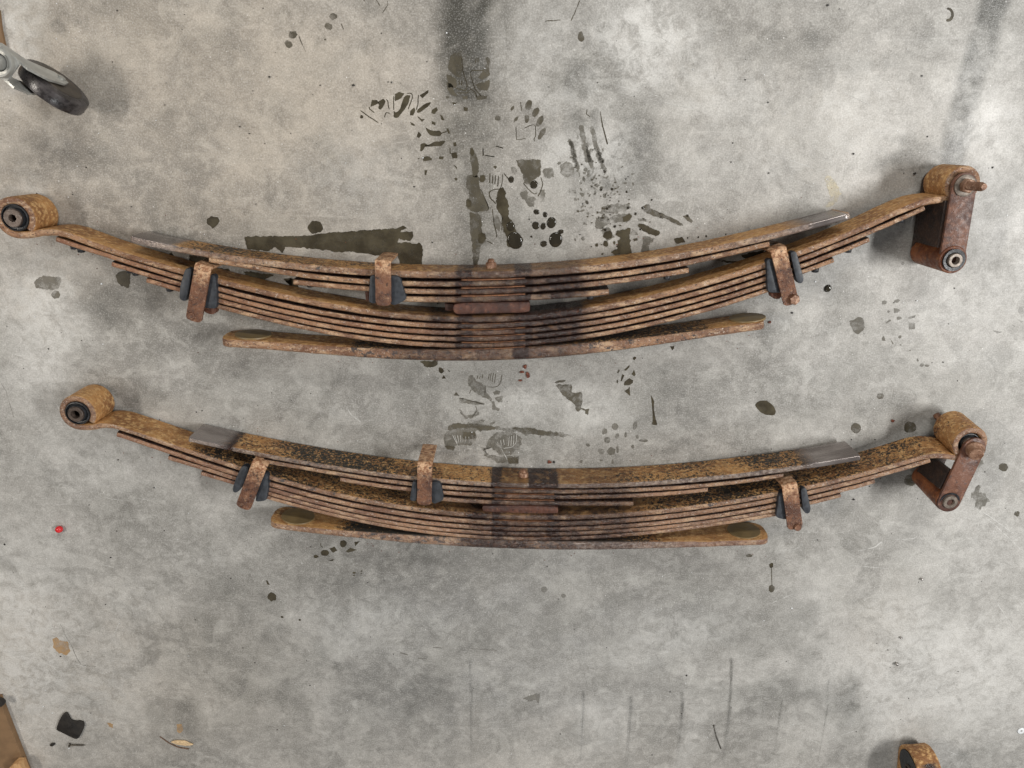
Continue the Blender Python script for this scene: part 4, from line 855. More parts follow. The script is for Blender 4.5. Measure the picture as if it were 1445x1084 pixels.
LO = bumps((705, 8, 8, .9), (781, 8, 8, .9), (742, 44, 12, .68), (830, 40, 60, .68), (680, 10, 26, .5))
def oil_lo(a): return lambda x: np.clip(LO(x) * a, 0, 1)
lo_lean = itp((0, 0), (1000, 0), (1340, .10), (1445, .13))
lo = dict(mid=690, **{'raise': itp((0, .001), (1000, .001), (1200, .008), (1350, .026), (1445, .030))})
lo['leaves'] = [
 dict(name='overload_leaf', pts=[(265.5, 623.2), (310, 634.2), (368, 645.4), (426, 656), (460, 662), (526.4, 672.4), (583, 679), (626, 683.4), (660, 685.8), (692.6, 687.4), (776.3, 689.2), (860, 688.6), (900, 687.2), (943, 684.6), (1026, 678), (1100, 668), (1156, 659), (1215, 650.6)], t=itp((265, 7), (1215, 8)), deg=5, grey=itp((265, .9), (420, .7), (560, .5), (760, .7), (1215, 1.0)),
      steel=lambda x: np.clip(np.maximum((322 - x) / 12, (x - 1135) / 22), 0, 1), oil=lambda x: np.clip(bumps((700, 5, 5, 1.0), (781, 5, 5, 1.0), (760, 12, 8, .75), (725, 14, 14, .45), (830, 30, 60, .3))(x) + bumps((319, 7, 5, .75), (1148, 9, 8, .5), (1207, 7, 5, .6))(x), 0, 1), fleck=itp((260, .55), (340, .55), (420, .85), (600, .72), (690, .6), (800, .45), (1000, .62), (1215, .75)), warm=0., rad=.30, rc=.002),
 dict(name='leaf', pts=[(366, 653.5), (426, 664), (460, 669.4), (500, 675.8), (526.4, 680), (583, 687), (626, 691.4), (692.6, 695.6), (776.3, 697.2), (860, 696.6), (900, 695.4), (943, 692.6), (1026, 685.6), (1106.5, 674.2)], t=6.6, deg=5, oil=oil_lo(.8), fleck=.35),
 dict(name='leaf', pts=[(479, 680.2), (526.4, 687.6), (583, 694.6), (626, 699.4), (692.6, 703.2), (776.3, 705), (860, 704.4), (900, 703), (943, 700.2), (999.5, 694.6)], t=6.6, deg=4, oil=oil_lo(.85), fleck=.2, warm=.3),
 dict(name='leaf', pts=[(592, 705), (626, 708.8), (692.6, 712.4), (776.3, 714.4), (840, 715), (894, 714.6)], t=7.0, deg=3, oil=oil_lo(.85), fleck=.2),
 dict(name='main_leaf', pts=[(160, 605.6), (196, 617), (226, 626.8), (260, 639), (300, 652.6), (330, 664), (380, 679.6), (426, 691.2), (460, 699.6), (500, 707.6), (526.4, 712.6), (593, 723.8), (640, 729.8), (692.6, 734), (776.3, 735.4), (843, 733.2), (900, 730), (943, 724.8), (1026, 713.4), (1096.5, 702.2), (1143, 692.4), (1206, 677.4), (1266.4, 660), (1305, 649.6)], t=itp((160, 6.5), (300, 8), (1300, 8)), deg=6,
      eyes=((109, 583.4, 26.4), (1369.5, 627.0, 25.2), [(128, 604.4), (143, 600.8)], [(1322, 643.6), (1342, 645.6), (1355, 648.2)], 40, 50), te=.0102, lean=lo_lean,
      oil=lambda x: np.clip(LO(x) * .8 + bumps((650, 20, 40, .35))(x), 0, 1), fleck=itp((60, .0), (160, .25), (250, .4), (300, .85), (420, .8), (600, .55), (800, .5), (1100, .75), (1200, .6), (1300, .6), (1335, .5), (1375, .55)), warm=itp((60, .3), (160, .2), (600, .1), (1250, .1), (1350, .35))),
 dict(name='leaf', pts=[(163, 616), (196, 628), (226, 638.6), (260, 649.6), (300, 661.5), (330, 671.6), (380, 688), (426, 699.8), (460, 708.4), (500, 717.2), (526.4, 722.2), (593, 733), (640, 738.6), (692.6, 742), (776.3, 742.8), (843, 741.6), (900, 738), (943, 732.8), (1026, 721.6), (1096.5, 709.8), (1143, 699.6), (1206, 684.2), (1266.4, 667), (1314.6, 654)], t=7.6, deg=6, oil=oil_lo(.85), warm=itp((160, 1.0), (260, .7), (500, .35), (700, .35), (1000, .2), (1314, .2)), lean=lo_lean, rc=.003),
 dict(name='leaf', pts=[(236, 649.6), (262, 657.6), (300, 668.6), (330, 678.6), (380, 695), (426, 706.8), (460, 715.6), (500, 724.8), (526.4, 729.8), (593, 741), (640, 746.2), (692.6, 749.2), (776.3, 750.2), (843, 748.8), (900, 745.2), (943, 740.4), (1026, 729.6), (1096.5, 717.4), (1143, 707), (1190, 695.2), (1236, 682.8)], t=6.8, deg=6, oil=oil_lo(.85), warm=itp((160, 1.0), (300, .6), (500, .4), (700, .4), (1000, .2)), lean=lo_lean),
 dict(name='leaf', pts=[(282.6, 671.4), (330, 684.6), (380, 701), (426, 712.8), (460, 722), (500, 731.2), (526.4, 736.8), (593, 747.6), (640, 752.8), (692.6, 755.8), (776.3, 756.8), (843, 755.2), (900, 751.8), (943, 746.4), (1026, 736), (1096.5, 724.2), (1143, 713.4), (1188, 702.6)], t=6.4, deg=6, oil=oil_lo(.85), warm=itp((260, .9), (400, .5), (700, .4), (1000, .2)), lean=lo_lean),
 dict(name='leaf', pts=[(348, 696), (380, 706.6), (426, 718.6), (460, 727.4), (500, 736.6), (526.4, 742), (593, 753.4), (640, 758.6), (692.6, 761.8), (776.3, 763.4), (843, 761.4), (900, 757.2), (943, 751.6), (1026, 741), (1099, 728.6)], t=6.0, deg=6, oil=oil_lo(.85), warm=itp((260, .6), (500, .35), (700, .4), (1000, .2))),
 dict(name='helper_leaf', pts=[(377.5, 745), (400, 749.4), (460, 756), (500, 759.8), (526.4, 762.4), (593, 768.6), (640, 772.4), (692.6, 775.2), (776.3, 777.2), (860, 776.8), (900, 776), (943, 774.4), (1026, 772), (1087.5, 769.6)], grey=itp((377, .2), (600, .5), (760, .6), (830, 1.), (960, .9), (1087, .3)), t=itp((377, 8.5), (460, 9), (560, 12), (650, 13.5), (800, 13.0), (900, 11), (1000, 8.5), (1087, 8.5)), deg=5, rc=.018,
      oil=bumps((700, 40, 20, .6), (740, 60, 30, .35), (850, 10, 60, .25)), fleck=itp((377, .0), (450, .1), (500, 1.0), (780, 1.2), (900, 1.0), (930, .6), (960, .0), (1087, .0)), warm=itp((377, .1), (940, .2), (970, .6), (1087, .5)), rad=.30),
]
for i, g in ((0, 1.2), (1, 1.2), (2, 1.5), (4, 1.0), (5, 1.0), (6, 1.0), (7, 1.0)):
    lo['leaves'][i]['liner'] = (698, 782, g)
U2, ZLo = spring(lo, 1, 'lower rusty leaf spring with black flecked faces and a round bolt head on its shackle')

# ---- spacer blocks between overload pack and main pack
def spacer(T, poly, z1):
    return plate(T, poly, .012, z1, M_SPACER, 'spacer_block', .0015, 1)
spacer(U1, Z(600, 350, z6, [(238, 482), (300, 468), (600, 462), (890, 458), (890, 545), (800, 552), (500, 558), (260, 566), (236, 540)]), .058)
plate(U1, Z(600, 350, z6, [(165, 475), (240, 478), (240, 540), (170, 530)]), .006, .048, M_SPACER, 'spacer_block', .001)
spacer(U2, Z(660, 620, z6, [(120, 566), (400, 563), (768, 574), (768, 640), (720, 652), (300, 656), (150, 640), (120, 600)]), .056)

# ---- tip pads on the helper leaves
def tip_pad(T, parent, cpx, rx_px, helper):
    """round pad riveted on the broad face near the tip"""
    me = helper
    x = cpx[0]; pts = helper['pts']; path, t, xs, zz = fitpath(pts, helper['t'], lambda q: LW + 0 * np.asarray(q, float), helper.get('deg'))
    i = int(np.argmin(np.abs(xs - x))); Tn = path[min(i + 1, len(path) - 1)] - path[i - 1]; Tn /= np.linalg.norm(Tn)
    Nn = Vector((-Tn[1], Tn[0], 0)); zc = LW / 2 + .001
    # shift along the leaf so that the pad centre falls on the measured place
    c = Vector((path[i][0], path[i][1], zc)) + Nn * (t[i] / 2 - .0005)
    r = .0285
    MB().lathe(c, [(r, 0), (r, .002), (r * .985, .0032), (r * .3, .0036), (.0001, .0037)], Nn, 44).obj('tip_pad', M_PAD, helper['obj'], sharp=40)
tip_pad(U1, None, (1064, 452), 26, up['leaves'][-1])
tip_pad(U1, None, (348, 476), 26, up['leaves'][-1])
tip_pad(U2, None, (412, 724), 26, lo['leaves'][-1])
tip_pad(U2, None, (1056, 748), 26, lo['leaves'][-1])

# ---- eyes: bushings pressed in each end
cl, el, zl, cr, er, zr, te = up['eyeinfo']
main_u = up['leaves'][4]['obj']; main_l = lo['leaves'][4]['obj']
bushing(main_u, cl, .001, zl + .001, el - te - .0004, el * .44, el * .17, M_SLEEVE, M_HOLE)
bushing(main_u, cr, zr - LW + .001, zr + .001, er - te - .0004, er * .42, er * .2, M_SLEEVE, M_HOLE)
cl2, el2, zl2, cr2, er2, zr2, te2 = lo['eyeinfo']
bushing(main_l, cl2, .001, zl2 + .002, el2 - te2 - .0004, el2 * .42, el2 * .22, M_SLEEVE, M_BORE)
bushing(main_l, (cr2[0], cr2[1] + .005), zr2 - LW + .001, zr2 - .004, er2 - te2 - .0006, er2 * .42, er2 * .2, M_SLEEVE, M_HOLE, tilt=(0, -.10, 1))

# ---- shackles
def tangent_outline(c0, r0, c1, r1, n=16):
    """outline of a link bar with two round ends"""
    c0 = np.array(c0); c1 = np.array(c1); d = c1 - c0; L = np.linalg.norm(d); a = math.atan2(d[1], d[0]); b = math.acos(max(-1, min(1, (r0 - r1) / L)))
    out = [c0 + r0 * np.array([math.cos(t), math.sin(t)]) for t in np.linspace(a + b, a + 2 * math.pi - b, n)]
    out += [c1 + r1 * np.array([math.cos(t), math.sin(t)]) for t in np.linspace(a - b, a + b, n)]
    return np.array(out)
def shackle(T, top_px, bot_px, ztop, zbot, r_top, r_bot, r_tube, tube_z, sleeve_r, hole_r, bolt, lean=0.0):
    a = U(*top_px, ztop); b = U(*bot_px, ztop)
    root = MB().prism(tangent_outline(a[:2], r_top, b[:2], r_bot, 20), ztop - .006, ztop, .0014).obj('shackle', M_SHACK, T, sharp=40)
    sh = (0.0, lean * (ztop - zbot))
    low = MB().prism(tangent_outline((a[0], a[1] + sh[1]), r_top, (b[0], b[1] + sh[1]), r_bot, 20), zbot, zbot + .006, .0014).obj('shackle_plate', M_SHADED, root, sharp=40)
    ax = Vector((0, -lean, 1)); base = Vector((b[0], b[1] + lean * (ztop - tube_z[0]), tube_z[0])); h = tube_z[1] - tube_z[0]
    MB().lathe(base, [(r_tube - .004, 0), (r_tube, 0), (r_tube, h - .001), (r_tube - .001, h), (r_tube - .004, h)], ax, 44, close=True).obj('bushing_tube', M_TUBE, root, sharp=40)
    MB().lathe(base, [(sleeve_r, .001), (r_tube - .0042, .001), (r_tube - .0042, h + .001), (r_tube * .8, h + .0035), (sleeve_r * 1.1, h + .003), (sleeve_r, h + .001)], ax, 44, close=True).obj('bushing', M_BUSH, root, sharp=35)
    MB().lathe(base, [(hole_r, 0), (sleeve_r * .998, 0), (sleeve_r * .998, h + .006), (sleeve_r * .93, h + .007), (hole_r * 1.1, h + .007), (hole_r, h + .006)], ax, 36, close=True).obj('sleeve', M_SLEEVEB, root, sharp=35)
    MB().lathe(base, [(hole_r * .99, .003), (hole_r * .99, .012), (.0001, .012)], ax, 20).obj('bore', M_HOLE, root)
    # cross web between the plates
    m0 = (a * .80 + b * .20) if lean == 0 else (a * .55 + b * .45); m1 = a * .16 + b * .84; d = (b - a)[:2]; d /= np.linalg.norm(d); s = np.array([-d[1], d[0]])
    off = -s * 0.010
    q = [m0[:2] + s * -.012 + off, m0[:2] + s * -.007 + off, m1[:2] + s * -.007 + off, m1[:2] + s * -.012 + off]
    MB().prism(np.array(q), zbot + .0065, ztop - .0065, .0008).obj('shackle_web', M_SHADED, root, sharp=40)
    return root, a, b
# upper
r1, a1, b1 = shackle(U1, (1361.5, 262), (1344, 366.5), zr + .0105, .0008, .0182, .0188, .0205, (.004, zr + .0125), .0105, .0056, None)
wz = zr + .0105
MB().lathe((a1[0], a1[1], wz), [(.0085, 0), (.0155, 0), (.0155, .002), (.0135, .003), (.0085, .003)], (0, 0, 1), 36, close=True).obj('washer', M_SLEEVEB, r1, sharp=35)
MB().lathe((a1[0], a1[1], wz), [(.0105, 0), (.0105, .010), (.0088, .0115)], (0.05, 0, 1), 6).obj('nut', M_BOLT, r1, sharp=30)
mb = MB(); prof = [(.0062, 0)]
for k_ in range(14): prof += [(.0064, .012 + k_ * .0019), (.0056, .013 + k_ * .0019)]
prof += [(.0056, .040), (.0042, .043)]
mb.lathe((a1[0], a1[1], wz), prof, (0.05, 0.02, 1), 18).obj('bolt', M_BOLT, r1, sharp=60)
# lower, leaning
r2, a2, b2 = shackle(U2, (1375, 634), (1340, 708), zr2 + .004, .016, .0190, .0192, .0205, (.010, zr2 + .001), .0118, .0060, None, lean=.10)
wz2 = zr2 + .004
MB().lathe((a2[0], a2[1], wz2), [(.0150, 0), (.0150, .003), (.0125, .006), (.0115, .0075), (.0108, .014), (.0095, .0155), (.004, .0160), (.0001, .016)], (-.30, -.30, 1), 30).obj('bolt', M_BOLT, r2, sharp=30)
b0 = Vector(U(1333, 600, .024)); b1_ = Vector(U(1320.5, 584.5, .007)); bl = (b1_ - b0).length
MB().lathe(b0, [(.0115, -.012), (.0115, bl * .35), (.0100, bl * .45), (.0058, bl * .5), (.0064, bl * .8), (.0050, bl), (.0001, bl + .0008)], b1_ - b0, 16).obj('nut', M_STRAP, r2, sharp=30)
MB().lathe(Vector(U(1345.5, 655.5, .045)), [(.0035, 0), (.0035, .012), (.0028, .013)], (.6, .2, .3), 14).obj('grease_fitting', M_SLEEVEB, r2, sharp=40)

# ---- rebound clips: strap, rubber pads, rivet
zu = LW + .0015
def clip(T, low, top, wpx, zc, pads, drop_to, mat, rivet=None, bend=.006, rivet_mat=None, raise_=0.0):
    s_ = strap(T, low, top, wpx, zc + .0135 + raise_, .0045, drop_to, bend, mat)
    for p in pads:
        plate(s_, p, zc - .006, zc + .0075 + raise_, M_RUBBER, 'rubber_pad', .0012, 2)
    if rivet:
        c = U(rivet[0], rivet[1], zc + .0135 + raise_); rr_ = rivet[2]
        MB().lathe((c[0], c[1], zc + .0133 + raise_), [(rr_, 0), (rr_, rivet[3] * .5), (rr_ * .85, rivet[3]), (.0001, rivet[3] * 1.05)], (0, 0, 1), 18 if rivet[4] else 6).obj('rivet', rivet_mat or mat, s_, sharp=40)
    return s_
z6_ = z6
q = lambda ox, oy, pts: Z(ox, oy, z6, pts)
clip(U1, (272.5, 453.5), (285.5, 379.5), 22.5, zu, [q(180, 320, [(490, 350), (547, 357), (530, 480), (498, 640), (437, 622), (445, 500)]), q(180, 320, [(697, 402), (745, 410), (758, 560), (756, 700), (640, 690), (655, 560)])], .004, M_STRAP, rivet=(269.7, 446, .0062, .0022, True))
plate(U1, q(180, 320, [(640, 690), (758, 690), (750, 740), (700, 748), (640, 720)]), zu - .012, zu + .002, M_STRAPD, 'clip_foot', .001, 1)
clip(U1, (541, 431.5), (540, 372.5), 22, zu, [q(400, 350, [(735, 230), (785, 232), (790, 478), (722, 465)]), q(400, 350, [(900, 236), (985, 240), (1046, 438), (945, 492), (905, 480)])], .002, M_STRAP)
plate(U1, q(400, 350, [(690, 355), (725, 350), (725, 462), (700, 455)]), .01, zu - .012, M_STRAPD, 'clip_foot', .001, 1)
cr_ = clip(U1, (1117.5, 430), (1099.5, 355), 21.5, zu + .001, [q(980, 290, [(612, 458), (665, 447), (700, 600), (742, 745), (622, 740)]), q(980, 290, [(812, 397), (865, 385), (935, 640), (905, 676), (868, 650)])], .004, M_STRAP, rivet=(1120.2, 422.5, .0088, .006, False), rivet_mat=M_BOLT)
plate(U1, q(980, 290, [(650, 742), (742, 740), (740, 790), (700, 800), (655, 785)]), zu - .014, zu + .002, M_STRAPD, 'clip_foot', .001, 1)
zl_ = LW + .0015
s3 = clip(U2, (342, 718), (365.5, 657.5), 21.0, zl_, [q(260, 580, [(488, 465), (552, 475), (530, 580), (470, 680), (430, 708), (402, 690), (430, 590)]), q(260, 580, [(665, 525), (708, 530), (715, 640), (698, 765), (600, 775), (625, 650)])], .004, M_STRAP)
s4 = clip(U2, (598.5, 713), (599.5, 658), 20.5, zl_, [q(460, 610, [(735, 415), (772, 418), (770, 592), (708, 585)]), q(460, 610, [(895, 418), (975, 430), (1002, 580), (910, 616), (895, 600)])], .001, M_STRAP)
s5 = clip(U2, (1122.8, 747), (1115, 688), 21.0, zl_ + .003, [q(1040, 590, [(360, 640), (420, 615), (428, 868), (330, 848)]), q(1040, 590, [(540, 600), (590, 588), (632, 790), (600, 826), (565, 798)])], .006, M_STRAP, rivet=(1125.3, 744, .0066, .0035, True))
for s_, c_ in ((s3, 'dark brown clip with a bright coppery bend'), (s5, 'dark reddish clip with a tan bend')): s_['label'] = c_

# ---- centre bolt heads on the concave face of the overload leaves
for T_, pxy in ((U1, (693, 381)), (U2, (738.5, 675))):
    z = .036; c = U(pxy[0], pxy[1], z)
    MB().lathe((c[0], c[1] - .004, z), [(.0085, 0), (.0085, .014), (.0075, .016), (.0055, .0165), (.0052, .020), (.0035, .0215), (.0001, .022)], (0, 1, 0), 14).obj('centre_bolt', M_BOLT, T_, sharp=35)

# ------------------------------------------------------------------ caster of a work bench, top left
D = Vector((.72, -.70, 0)).normalized(); Nw = Vector((.70, .72, 0)).normalized()
wc = Vector(U(77, 124, .046)); R = .046
T = thing('swivel_caster', (wc.x, wc.y, 0), 'zinc plated swivel caster with a dark wheel, in the top left corner', 'caster')
MB().lathe(wc, [(.012, -.013), (R - .006, -.0115), (R - .001, -.009), (R, -.005), (R, .005), (R - .001, .009), (R - .006, .0115), (.012, .0115)], Nw, 56, close=True).obj('tyre', M_TYRE, T, sharp=40)
MB().lathe(wc, [(.0001, -.0127), (R - .014, -.0127), (R - .013, -.0117), (R - .013, .0117), (R - .014, .0127), (.0001, .0127)], Nw, 40).obj('wheel_disc', M_HUB, T, sharp=40)
def vplate(T, pts, off, th, mat, name, parent=None):
    """plate standing parallel to the wheel; pts = (along D, height)"""
    V = []; n = len(pts)
    for o_ in (off - th / 2, off + th / 2):
        for u, z in pts: V.append(tuple(Vector((wc.x, wc.y, 0)) + D * u + Nw * o_ + Vector((0, 0, z))))
    Fc = [tuple(range(n)), tuple(reversed(range(n, 2 * n)))] + [(i, i + n, (i + 1) % n + n, (i + 1) % n) for i in range(n)]
    return add(name, V, Fc, mat, T, sharp=30)
arm = [(-.058, .108), (-.012, .108), (.006, .085), (.012, .055), (.008, .040), (-.004, .038), (-.012, .046), (-.030, .085), (-.058, .100)]
f_ = vplate(T, arm, .0165, .003, M_ZINC, 'fork'); vplate(T, arm[:1] + [(-.012, .108), (-.002, .088), (-.004, .045), (-.014, .045), (-.030, .085), (-.058, .100)], -.0165, .003, M_ZINC, 'fork')
hc = wc + D * -.040; hc.z = 0
MB().prism(np.array([(hc + D * u + Nw * v).to_tuple()[:2] for u, v in ((-.024, -.0185), (.012, -.0185), (.018, -.014), (.018, .014), (.012, .0185), (-.024, .0185))]), .1065, .1105, .001).obj('fork_bridge', M_ZINC, T, sharp=35)
MB().lathe((hc.x, hc.y, .1106), [(.0180, 0), (.0200, .003), (.0200, .006), (.0185, .009), (.0165, .0095), (.016, .007), (.012, .007), (.012, .0)], (0, 0, 1), 44).obj('swivel_race', M_ZINC, T, sharp=30)
MB().lathe((hc.x, hc.y, .115), [(.0105, 0), (.0105, .05), (.0092, .053), (.0001, .0535)], (0, 0, 1), 32).obj('stem', M_ZINC, T, sharp=30)
MB().lathe(wc + Nw * -.020, [(.0050, 0), (.0050, .040)], Nw, 14).obj('axle', M_ZINC, T, sharp=30)

# ------------------------------------------------------------------ third spring eye at the lower right edge
rE = .044
c3 = U(1288, 1049, .3 * .044)
T3 = thing('spring_eye', (float(c3[0]), float(c3[1]), 0), 'rusty tan spring eye with a dark grease stripe at the lower right edge', 'leaf spring eye')
ax3 = Vector((.985, .10, .0)).normalized(); ce = Vector((c3[0] + .004, c3[1] - .7 * rE, rE + .0005))
perp = Vector((-ax3.y, ax3.x, 0)); 
V = []; Fc = []; seg = 56; te3 = .0085; nw = 10; wE = .044
prof3 = []
for i in range(seg + 1):
    t = math.radians(-60 + 320 * i / seg); prof3.append((math.cos(t), math.sin(t)))
# tail leaf running out of the picture, flat on the floor
pathc = [(rE - te3 / 2) * Vector((c_, s_)) for c_, s_ in prof3]
tail = [Vector((-.42, -.036)), Vector((-.25, -.039)), Vector((-.12, -.0398)), Vector((-.05, -.0398))]
start = [Vector((math.cos(math.radians(a)) * (rE - te3 / 2), math.sin(math.radians(a)) * (rE - te3 / 2))) for a in np.linspace(-90, -60, 6)]
pc = tail + start + pathc[1:]
pc = np.array([(p.x, p.y) for p in pc]); pc, _ = resample(pc, .0035); pc = gsm(pc, 1.2)
Tg = np.gradient(pc, axis=0); Tg /= np.linalg.norm(Tg, axis=1)[:, None]; Ng = np.stack([-Tg[:, 1], Tg[:, 0]], 1)
SEC3 = [(-.5, -.36), (-.5, .36), (-.46, .5)] + [(w_, .5) for w_ in np.linspace(-.4, .4, 17)] + [(.46, .5), (.5, .36), (.5, -.36), (.46, -.5), (0, -.5), (-.46, -.5)]
ring = []
for p, n_ in zip(pc, Ng):
    sec = []
    for w_, o_ in SEC3:
        qx = p[0] + n_[0] * o_ * te3; qz = p[1] + n_[1] * o_ * te3
        sec.append(tuple(ce + perp * qx + Vector((0, 0, 1)) * qz + ax3 * (w_ * wE)))
    ring.append(sec)
m = len(SEC3); V = [v for r_ in ring for v in r_]
for i in range(len(ring) - 1):
    for k_ in range(m): Fc.append((i * m + k_, i * m + (k_ + 1) % m, (i + 1) * m + (k_ + 1) % m, (i + 1) * m + k_))
Fc.append(tuple(reversed(range(m)))); Fc.append(tuple(range((len(ring) - 1) * m, len(ring) * m)))
n_ = len(V)
Vn = np.array(V)
rel = Vn - np.array(ce); al = rel @ np.array(ax3); ff = rel @ np.array(perp)
oilA = np.clip((.0062 + .0035 * (fbm(ff * 160, ff * 0, 77) - .5) * 2 - np.abs(al - .002 - .004 * (fbm(ff * 60, ff * 0, 78) - .5))) / .002, 0, 1) * (ff > -.02) * (ff < .036)
add('rolled_leaf', V, Fc, M_LEAF, T3, sharp=45, attrs=dict(grey=np.zeros(n_), edge=np.zeros(n_), oil=oilA, steel=np.zeros(n_), fleck=np.zeros(n_), warm=np.full(n_, .15)))
MB().lathe(ce - ax3 * (wE / 2 + .001), [(.009, 0), (rE - te3 - .0003, 0), (rE - te3 - .0003, wE + .002), (.009, wE + .002)], ax3, 40, close=True).obj('bushing', M_BUSH, T3, sharp=35)
MB().lathe(ce - ax3 * (wE / 2 + .004), [(.006, 0), (.0089, 0), (.0089, wE + .008), (.006, wE + .008)], ax3, 30, close=True).obj('sleeve', M_SLEEVE, T3, sharp=35)

# ------------------------------------------------------------------ board and timber, lower left; board edge, upper left
p_ = U(np.array([-60, -2, 36, 40, -60]), np.array([985, 985, 1082, 1110, 1110]), .012)
pb = [(p_[1][0], p_[1][1]), (p_[2][0], p_[2][1])]
dirv = np.array(pb[1]) - np.array(pb[0]); dirv /= np.linalg.norm(dirv); sd = np.array([dirv[1], -dirv[0]])
if sd[0] > 0: sd = -sd
A0 = np.array(pb[0]) - dirv * .0; B0 = np.array(pb[1]) + dirv * .5
bd = MB().prism(np.array([A0, B0, B0 + sd * .5, A0 + sd * .5]), .0005, .012, .0008).obj('board', M_CARD, None, sharp=30)
tag(bd, 'flat brown board lying at the lower left corner', 'board')
tp = U(np.array([17, 24, 33, 44, 26]), np.array([1079, 1072.5, 1073, 1100, 1100]), .020)
tb = MB().prism(tp[:, :2], .0121, .030, .001).obj('timber_offcut', M_WOOD, None, sharp=30)
tag(tb, 'short pale timber offcut standing on the brown board', 'wood offcut')
kb = U(-1, 993, .02)
k1 = MB().lathe((kb[0], kb[1], .0121), [(.008, 0), (.0085, .004), (.0075, .009), (.004, .0105), (.0001, .011)], (0, 0, 1), 20).obj('black_knob', M_BLACK, None, sharp=40)
tag(k1, 'small black knob on the tip of the brown board at the left edge', 'knob')
tl = U(np.array([-60, -2, 1, 9, -60]), np.array([10, 14, 40, 76, 80]), .006)
b2_ = MB().prism(tl[:, :2], .0005, .006, .0006).obj('board', M_CARD, None, sharp=30)
tag(b2_, 'sliver of tan board beside the caster at the top left edge', 'board')

# ------------------------------------------------------------------ small things on the floor
def small(name, mb, mat, label, cat, group=None, sharp=40):
    o = mb.obj(name, mat, None, sharp=sharp); tag(o, label, cat, group); return o
c = U(83, 747, .004)
mb = MB(); mb.lathe((c[0], c[1], .0002), [(.0001, 0), (.0042, .0006), (.0060, .003), (.0064, .0052), (.0056, .0082), (.0034, .0102), (.0001, .011)], (.25, .1, 1), 24)
small('red_bead', mb, M_RED, 'small bright red bead alone on the pale concrete', 'bead')
o = rough_outline(Z(0, 860, 4.014, [(315, 680), (350, 600), (372, 575), (392, 595), (395, 625), (415, 635), (450, 630), (475, 632), (482, 660), (462, 700), (440, 740), (410, 725), (350, 695)]), .3, 3, 2, 2)
w = U(o[:, 0], o[:, 1], .003)
small('rubber_scrap', MB().prism(w[:, :2], .0004, .0045, .001), M_BLACK, 'black notched rubber scrap near the lower left corner', 'rubber scrap')
o = rough_outline(Z(0, 860, 4.014, [(278, 765), (308, 755), (316, 765), (290, 778)]), .15, 2, 2, 1); w = U(o[:, 0], o[:, 1], .002)
small('plastic_chip', MB().prism(w[:, :2], .0003, .003, .0005), M_BLACK, 'tiny dark chip left of the nail', 'chip')
na, nb_ = Vector(U(98, 1051.6, .003)), Vector(U(121.5, 1051.6, .0016)); dn = (nb_ - na)
mb = MB(); mb.lathe(na, [(.0001, -.001), (.0038, -.0008), (.0044, 0), (.0040, .001), (.0016, .0018), (.0015, dn.length * .8), (.0001, dn.length)], dn, 16)
T_ = small('nail', mb, M_NAIL, 'short dark nail lying below the black rubber scrap', 'nail')
o = rough_outline(Z(0, 860, 4.014, [(965, 750), (1000, 740), (1050, 743), (1100, 766), (1060, 772), (1000, 764)]), .2, 2, 2, 1); w = U(o[:, 0], o[:, 1], .002)
tspl = thing('wood_splinter', (float(w[:, 0].mean()), float(w[:, 1].mean()), 0), 'pale wood splinter with a dark bark edge, near the bottom left', 'splinter')
MB().prism(w[:, :2], .0010, .0032, .0006).obj('split_wood', M_SPLIN, tspl, sharp=40)
w = U(*np.array(line(Z(0, 860, 4.014, [(905, 722), (960, 760), (1010, 782), (1070, 792)]), .8, 1.2)).T, .0015)
MB().prism(w[:, :2], .0003, .0018, .0003).obj('bark_edge', M_BARK, tspl, sharp=40)
c = U(1441, 1031.5, .001)
mb = MB().lathe((c[0], c[1], .0003), [(.0022, 0), (.0072, 0), (.0072, .0012), (.0066, .0016), (.0026, .0016), (.0022, .0012)], (0, 0, 1), 30, close=True)
small('washer', mb, M_WHITE, 'small white washer at the lower right edge', 'washer')
for i, (x, y, r_, lab) in enumerate(((1265.5, 937, .0036, 'shiny little metal bead beneath a smaller one, right of centre near the bottom'), (1271.5, 900, .0024, 'tiny metal bead above the larger shiny bead'), (1301, 817.5, .0026, 'tiny bright metal bead on bare floor right of the lower spring'))):
    c = U(x, y, r_); mb = MB(); mb.lathe((c[0], c[1], 0.0003), [(.0001, 0)] + [(r_ * math.sin(t), r_ - r_ * math.cos(t)) for t in np.linspace(.3, 2.9, 9)] + [(.0001, r_ * 2)], (0, 0, 1), 16)
    small('metal_bead', mb, M_STEEL, lab, 'bead', 'shiny beads scattered at the lower right')
w = U(*np.array(line([(1007, 1024), (1011, 1040), (1017.5, 1057)], 1.0, 1.3)).T, .0012)
mb = MB().prism(w[:, :2], .0003, .0016, .0003); c = U(1007.3, 1024, .001); mb.lathe((c[0], c[1], .0003), [(.0017, 0), (.0017, .0018), (.0001, .0024)], (0, 0, 1), 10)
small('pin', mb, M_NAIL, 'thin dark pin lying between the grime lines at the bottom', 'pin')
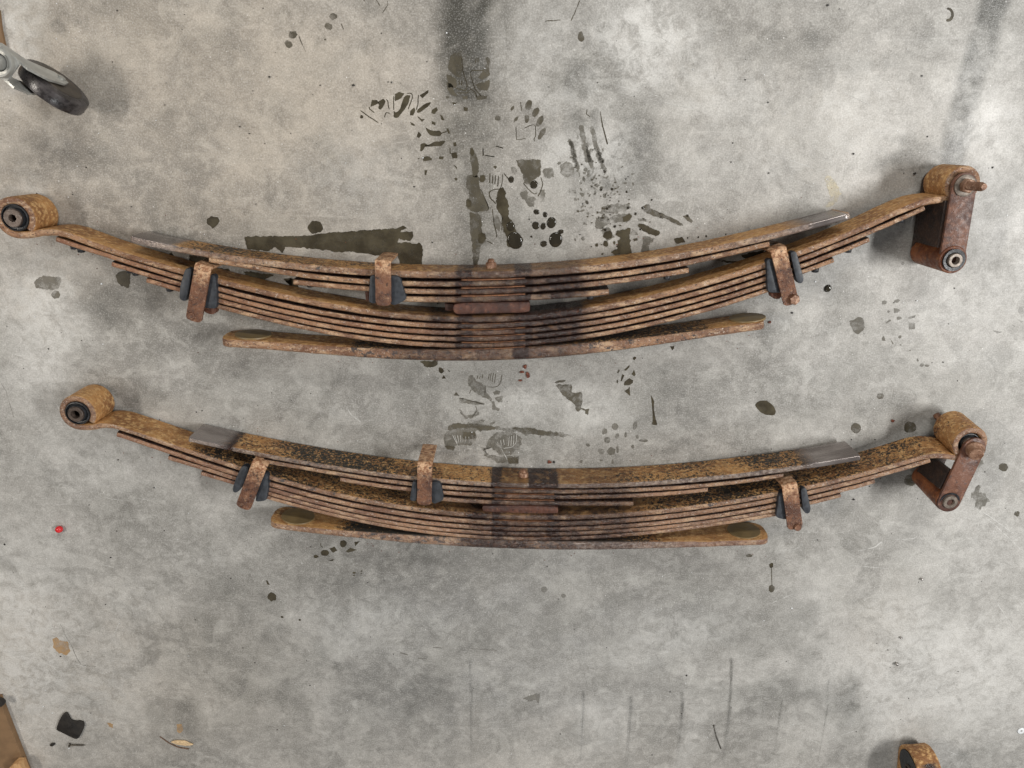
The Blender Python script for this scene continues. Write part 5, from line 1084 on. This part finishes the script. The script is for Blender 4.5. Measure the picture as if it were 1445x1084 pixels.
fl = [(600 + 850 / z6, 500 + 108 / z6, 15, 21, 20, 'upright reddish rust flake, highest of the cluster under the upper spring'), (600 + 822 / z6, 500 + 153 / z6, 23, 10, -8, 'flat lying rust flake at the left of the cluster'), (600 + 872 / z6, 500 + 180 / z6, 15, 24, -15, 'dark red rust flake, lowest large one of the cluster'),
      (600 + 808 / z6, 500 + 224 / z6, 17, 8, 0, 'thin oval rust flake just below the cluster'), (660 + 694 / z6, 620 + 195 / z6, 18, 13, 0, 'round red-brown flake touching the top edge of the lower spring'), (660 + 733 / z6, 620 + 195 / z6, 10, 11, 0, 'small black flake beside the red-brown one at the lower spring'),
      (1260.5, 594, 14, 12, 30, 'tiny red flake between two oil drips right of the lower spring'), (1140, 454.8, 0, 0, 0, ''), (1086.5, 455, 14, 10, -30, 'tiny orange flake beside the right tip of the upper helper leaf')]
for (x, y, a, b, an, lab) in fl:
    if not a: continue
    o = rough_outline(oval(x, y, a / z6, b / z6, an, 9, .25), .25, 1.5, 2, 0); w = U(o[:, 0], o[:, 1], .002)
    small('rust_flake', MB().prism(w[:, :2], .0003, .0022, .0004), M_FLAKE if 'black' not in lab else M_BLACK, lab, 'rust flake', 'rust flakes fallen on the floor')
# grit: far too many crumbs to count
def grit(name, n, mat, smin, smax, seed):
    r = random.Random(seed); mb = MB()
    for k in range(n):
        x = r.uniform(0, 1445); y = r.uniform(0, 1084); c = U(x, y, 0); s_ = r.uniform(smin, smax) * (1 if r.random() < .9 else 1.8)
        pts = [(c[0] + s_ * r.uniform(.6, 1.2) * math.cos(t), c[1] + s_ * r.uniform(.5, 1.1) * math.sin(t)) for t in (0, 1.2, 2.4, 3.7, 5)]
        mb.prism(np.array(pts), .0001, .0002 + s_ * r.uniform(.5, 1.1))
    o = mb.obj(name, mat, None, smooth=False, kind='stuff'); o['label'] = 'tiny ' + ('dark' if 'dark' in name else 'pale') + ' crumbs of grit strewn over the concrete floor'; return o
grit('dark_grit', 260, M_BLACK, .0005, .0013, 3)
grit('pale_grit', 240, M_WHITE, .0004, .0009, 4)
rr_ = random.Random(9); mb = MB()
for sp_ in (up, lo):
    hp = sp_['leaves'][-1]['pts'] + sp_['leaves'][5]['pts'] + sp_['leaves'][0]['pts']
    for k in range(130):
        x, y = rr_.choice(hp); x += rr_.uniform(-40, 40); y += abs(rr_.gauss(0, 9)) + 3 if rr_.random() < .6 else -34 - abs(rr_.gauss(0, 8)); s_ = rr_.uniform(.0004, .0011); c = U(x, y, 0)
        mb.prism(np.array([(c[0] + s_ * rr_.uniform(.5, 1.4) * math.cos(t), c[1] + s_ * rr_.uniform(.4, 1.1) * math.sin(t)) for t in (0, 1.3, 2.6, 3.9, 5.1)]), .0002, .0004 + s_ * .6)
o = mb.obj('rust_crumbs', M_FLAKE, None, smooth=False, kind='stuff'); o['label'] = 'tiny reddish rust crumbs shed along the leaf springs'
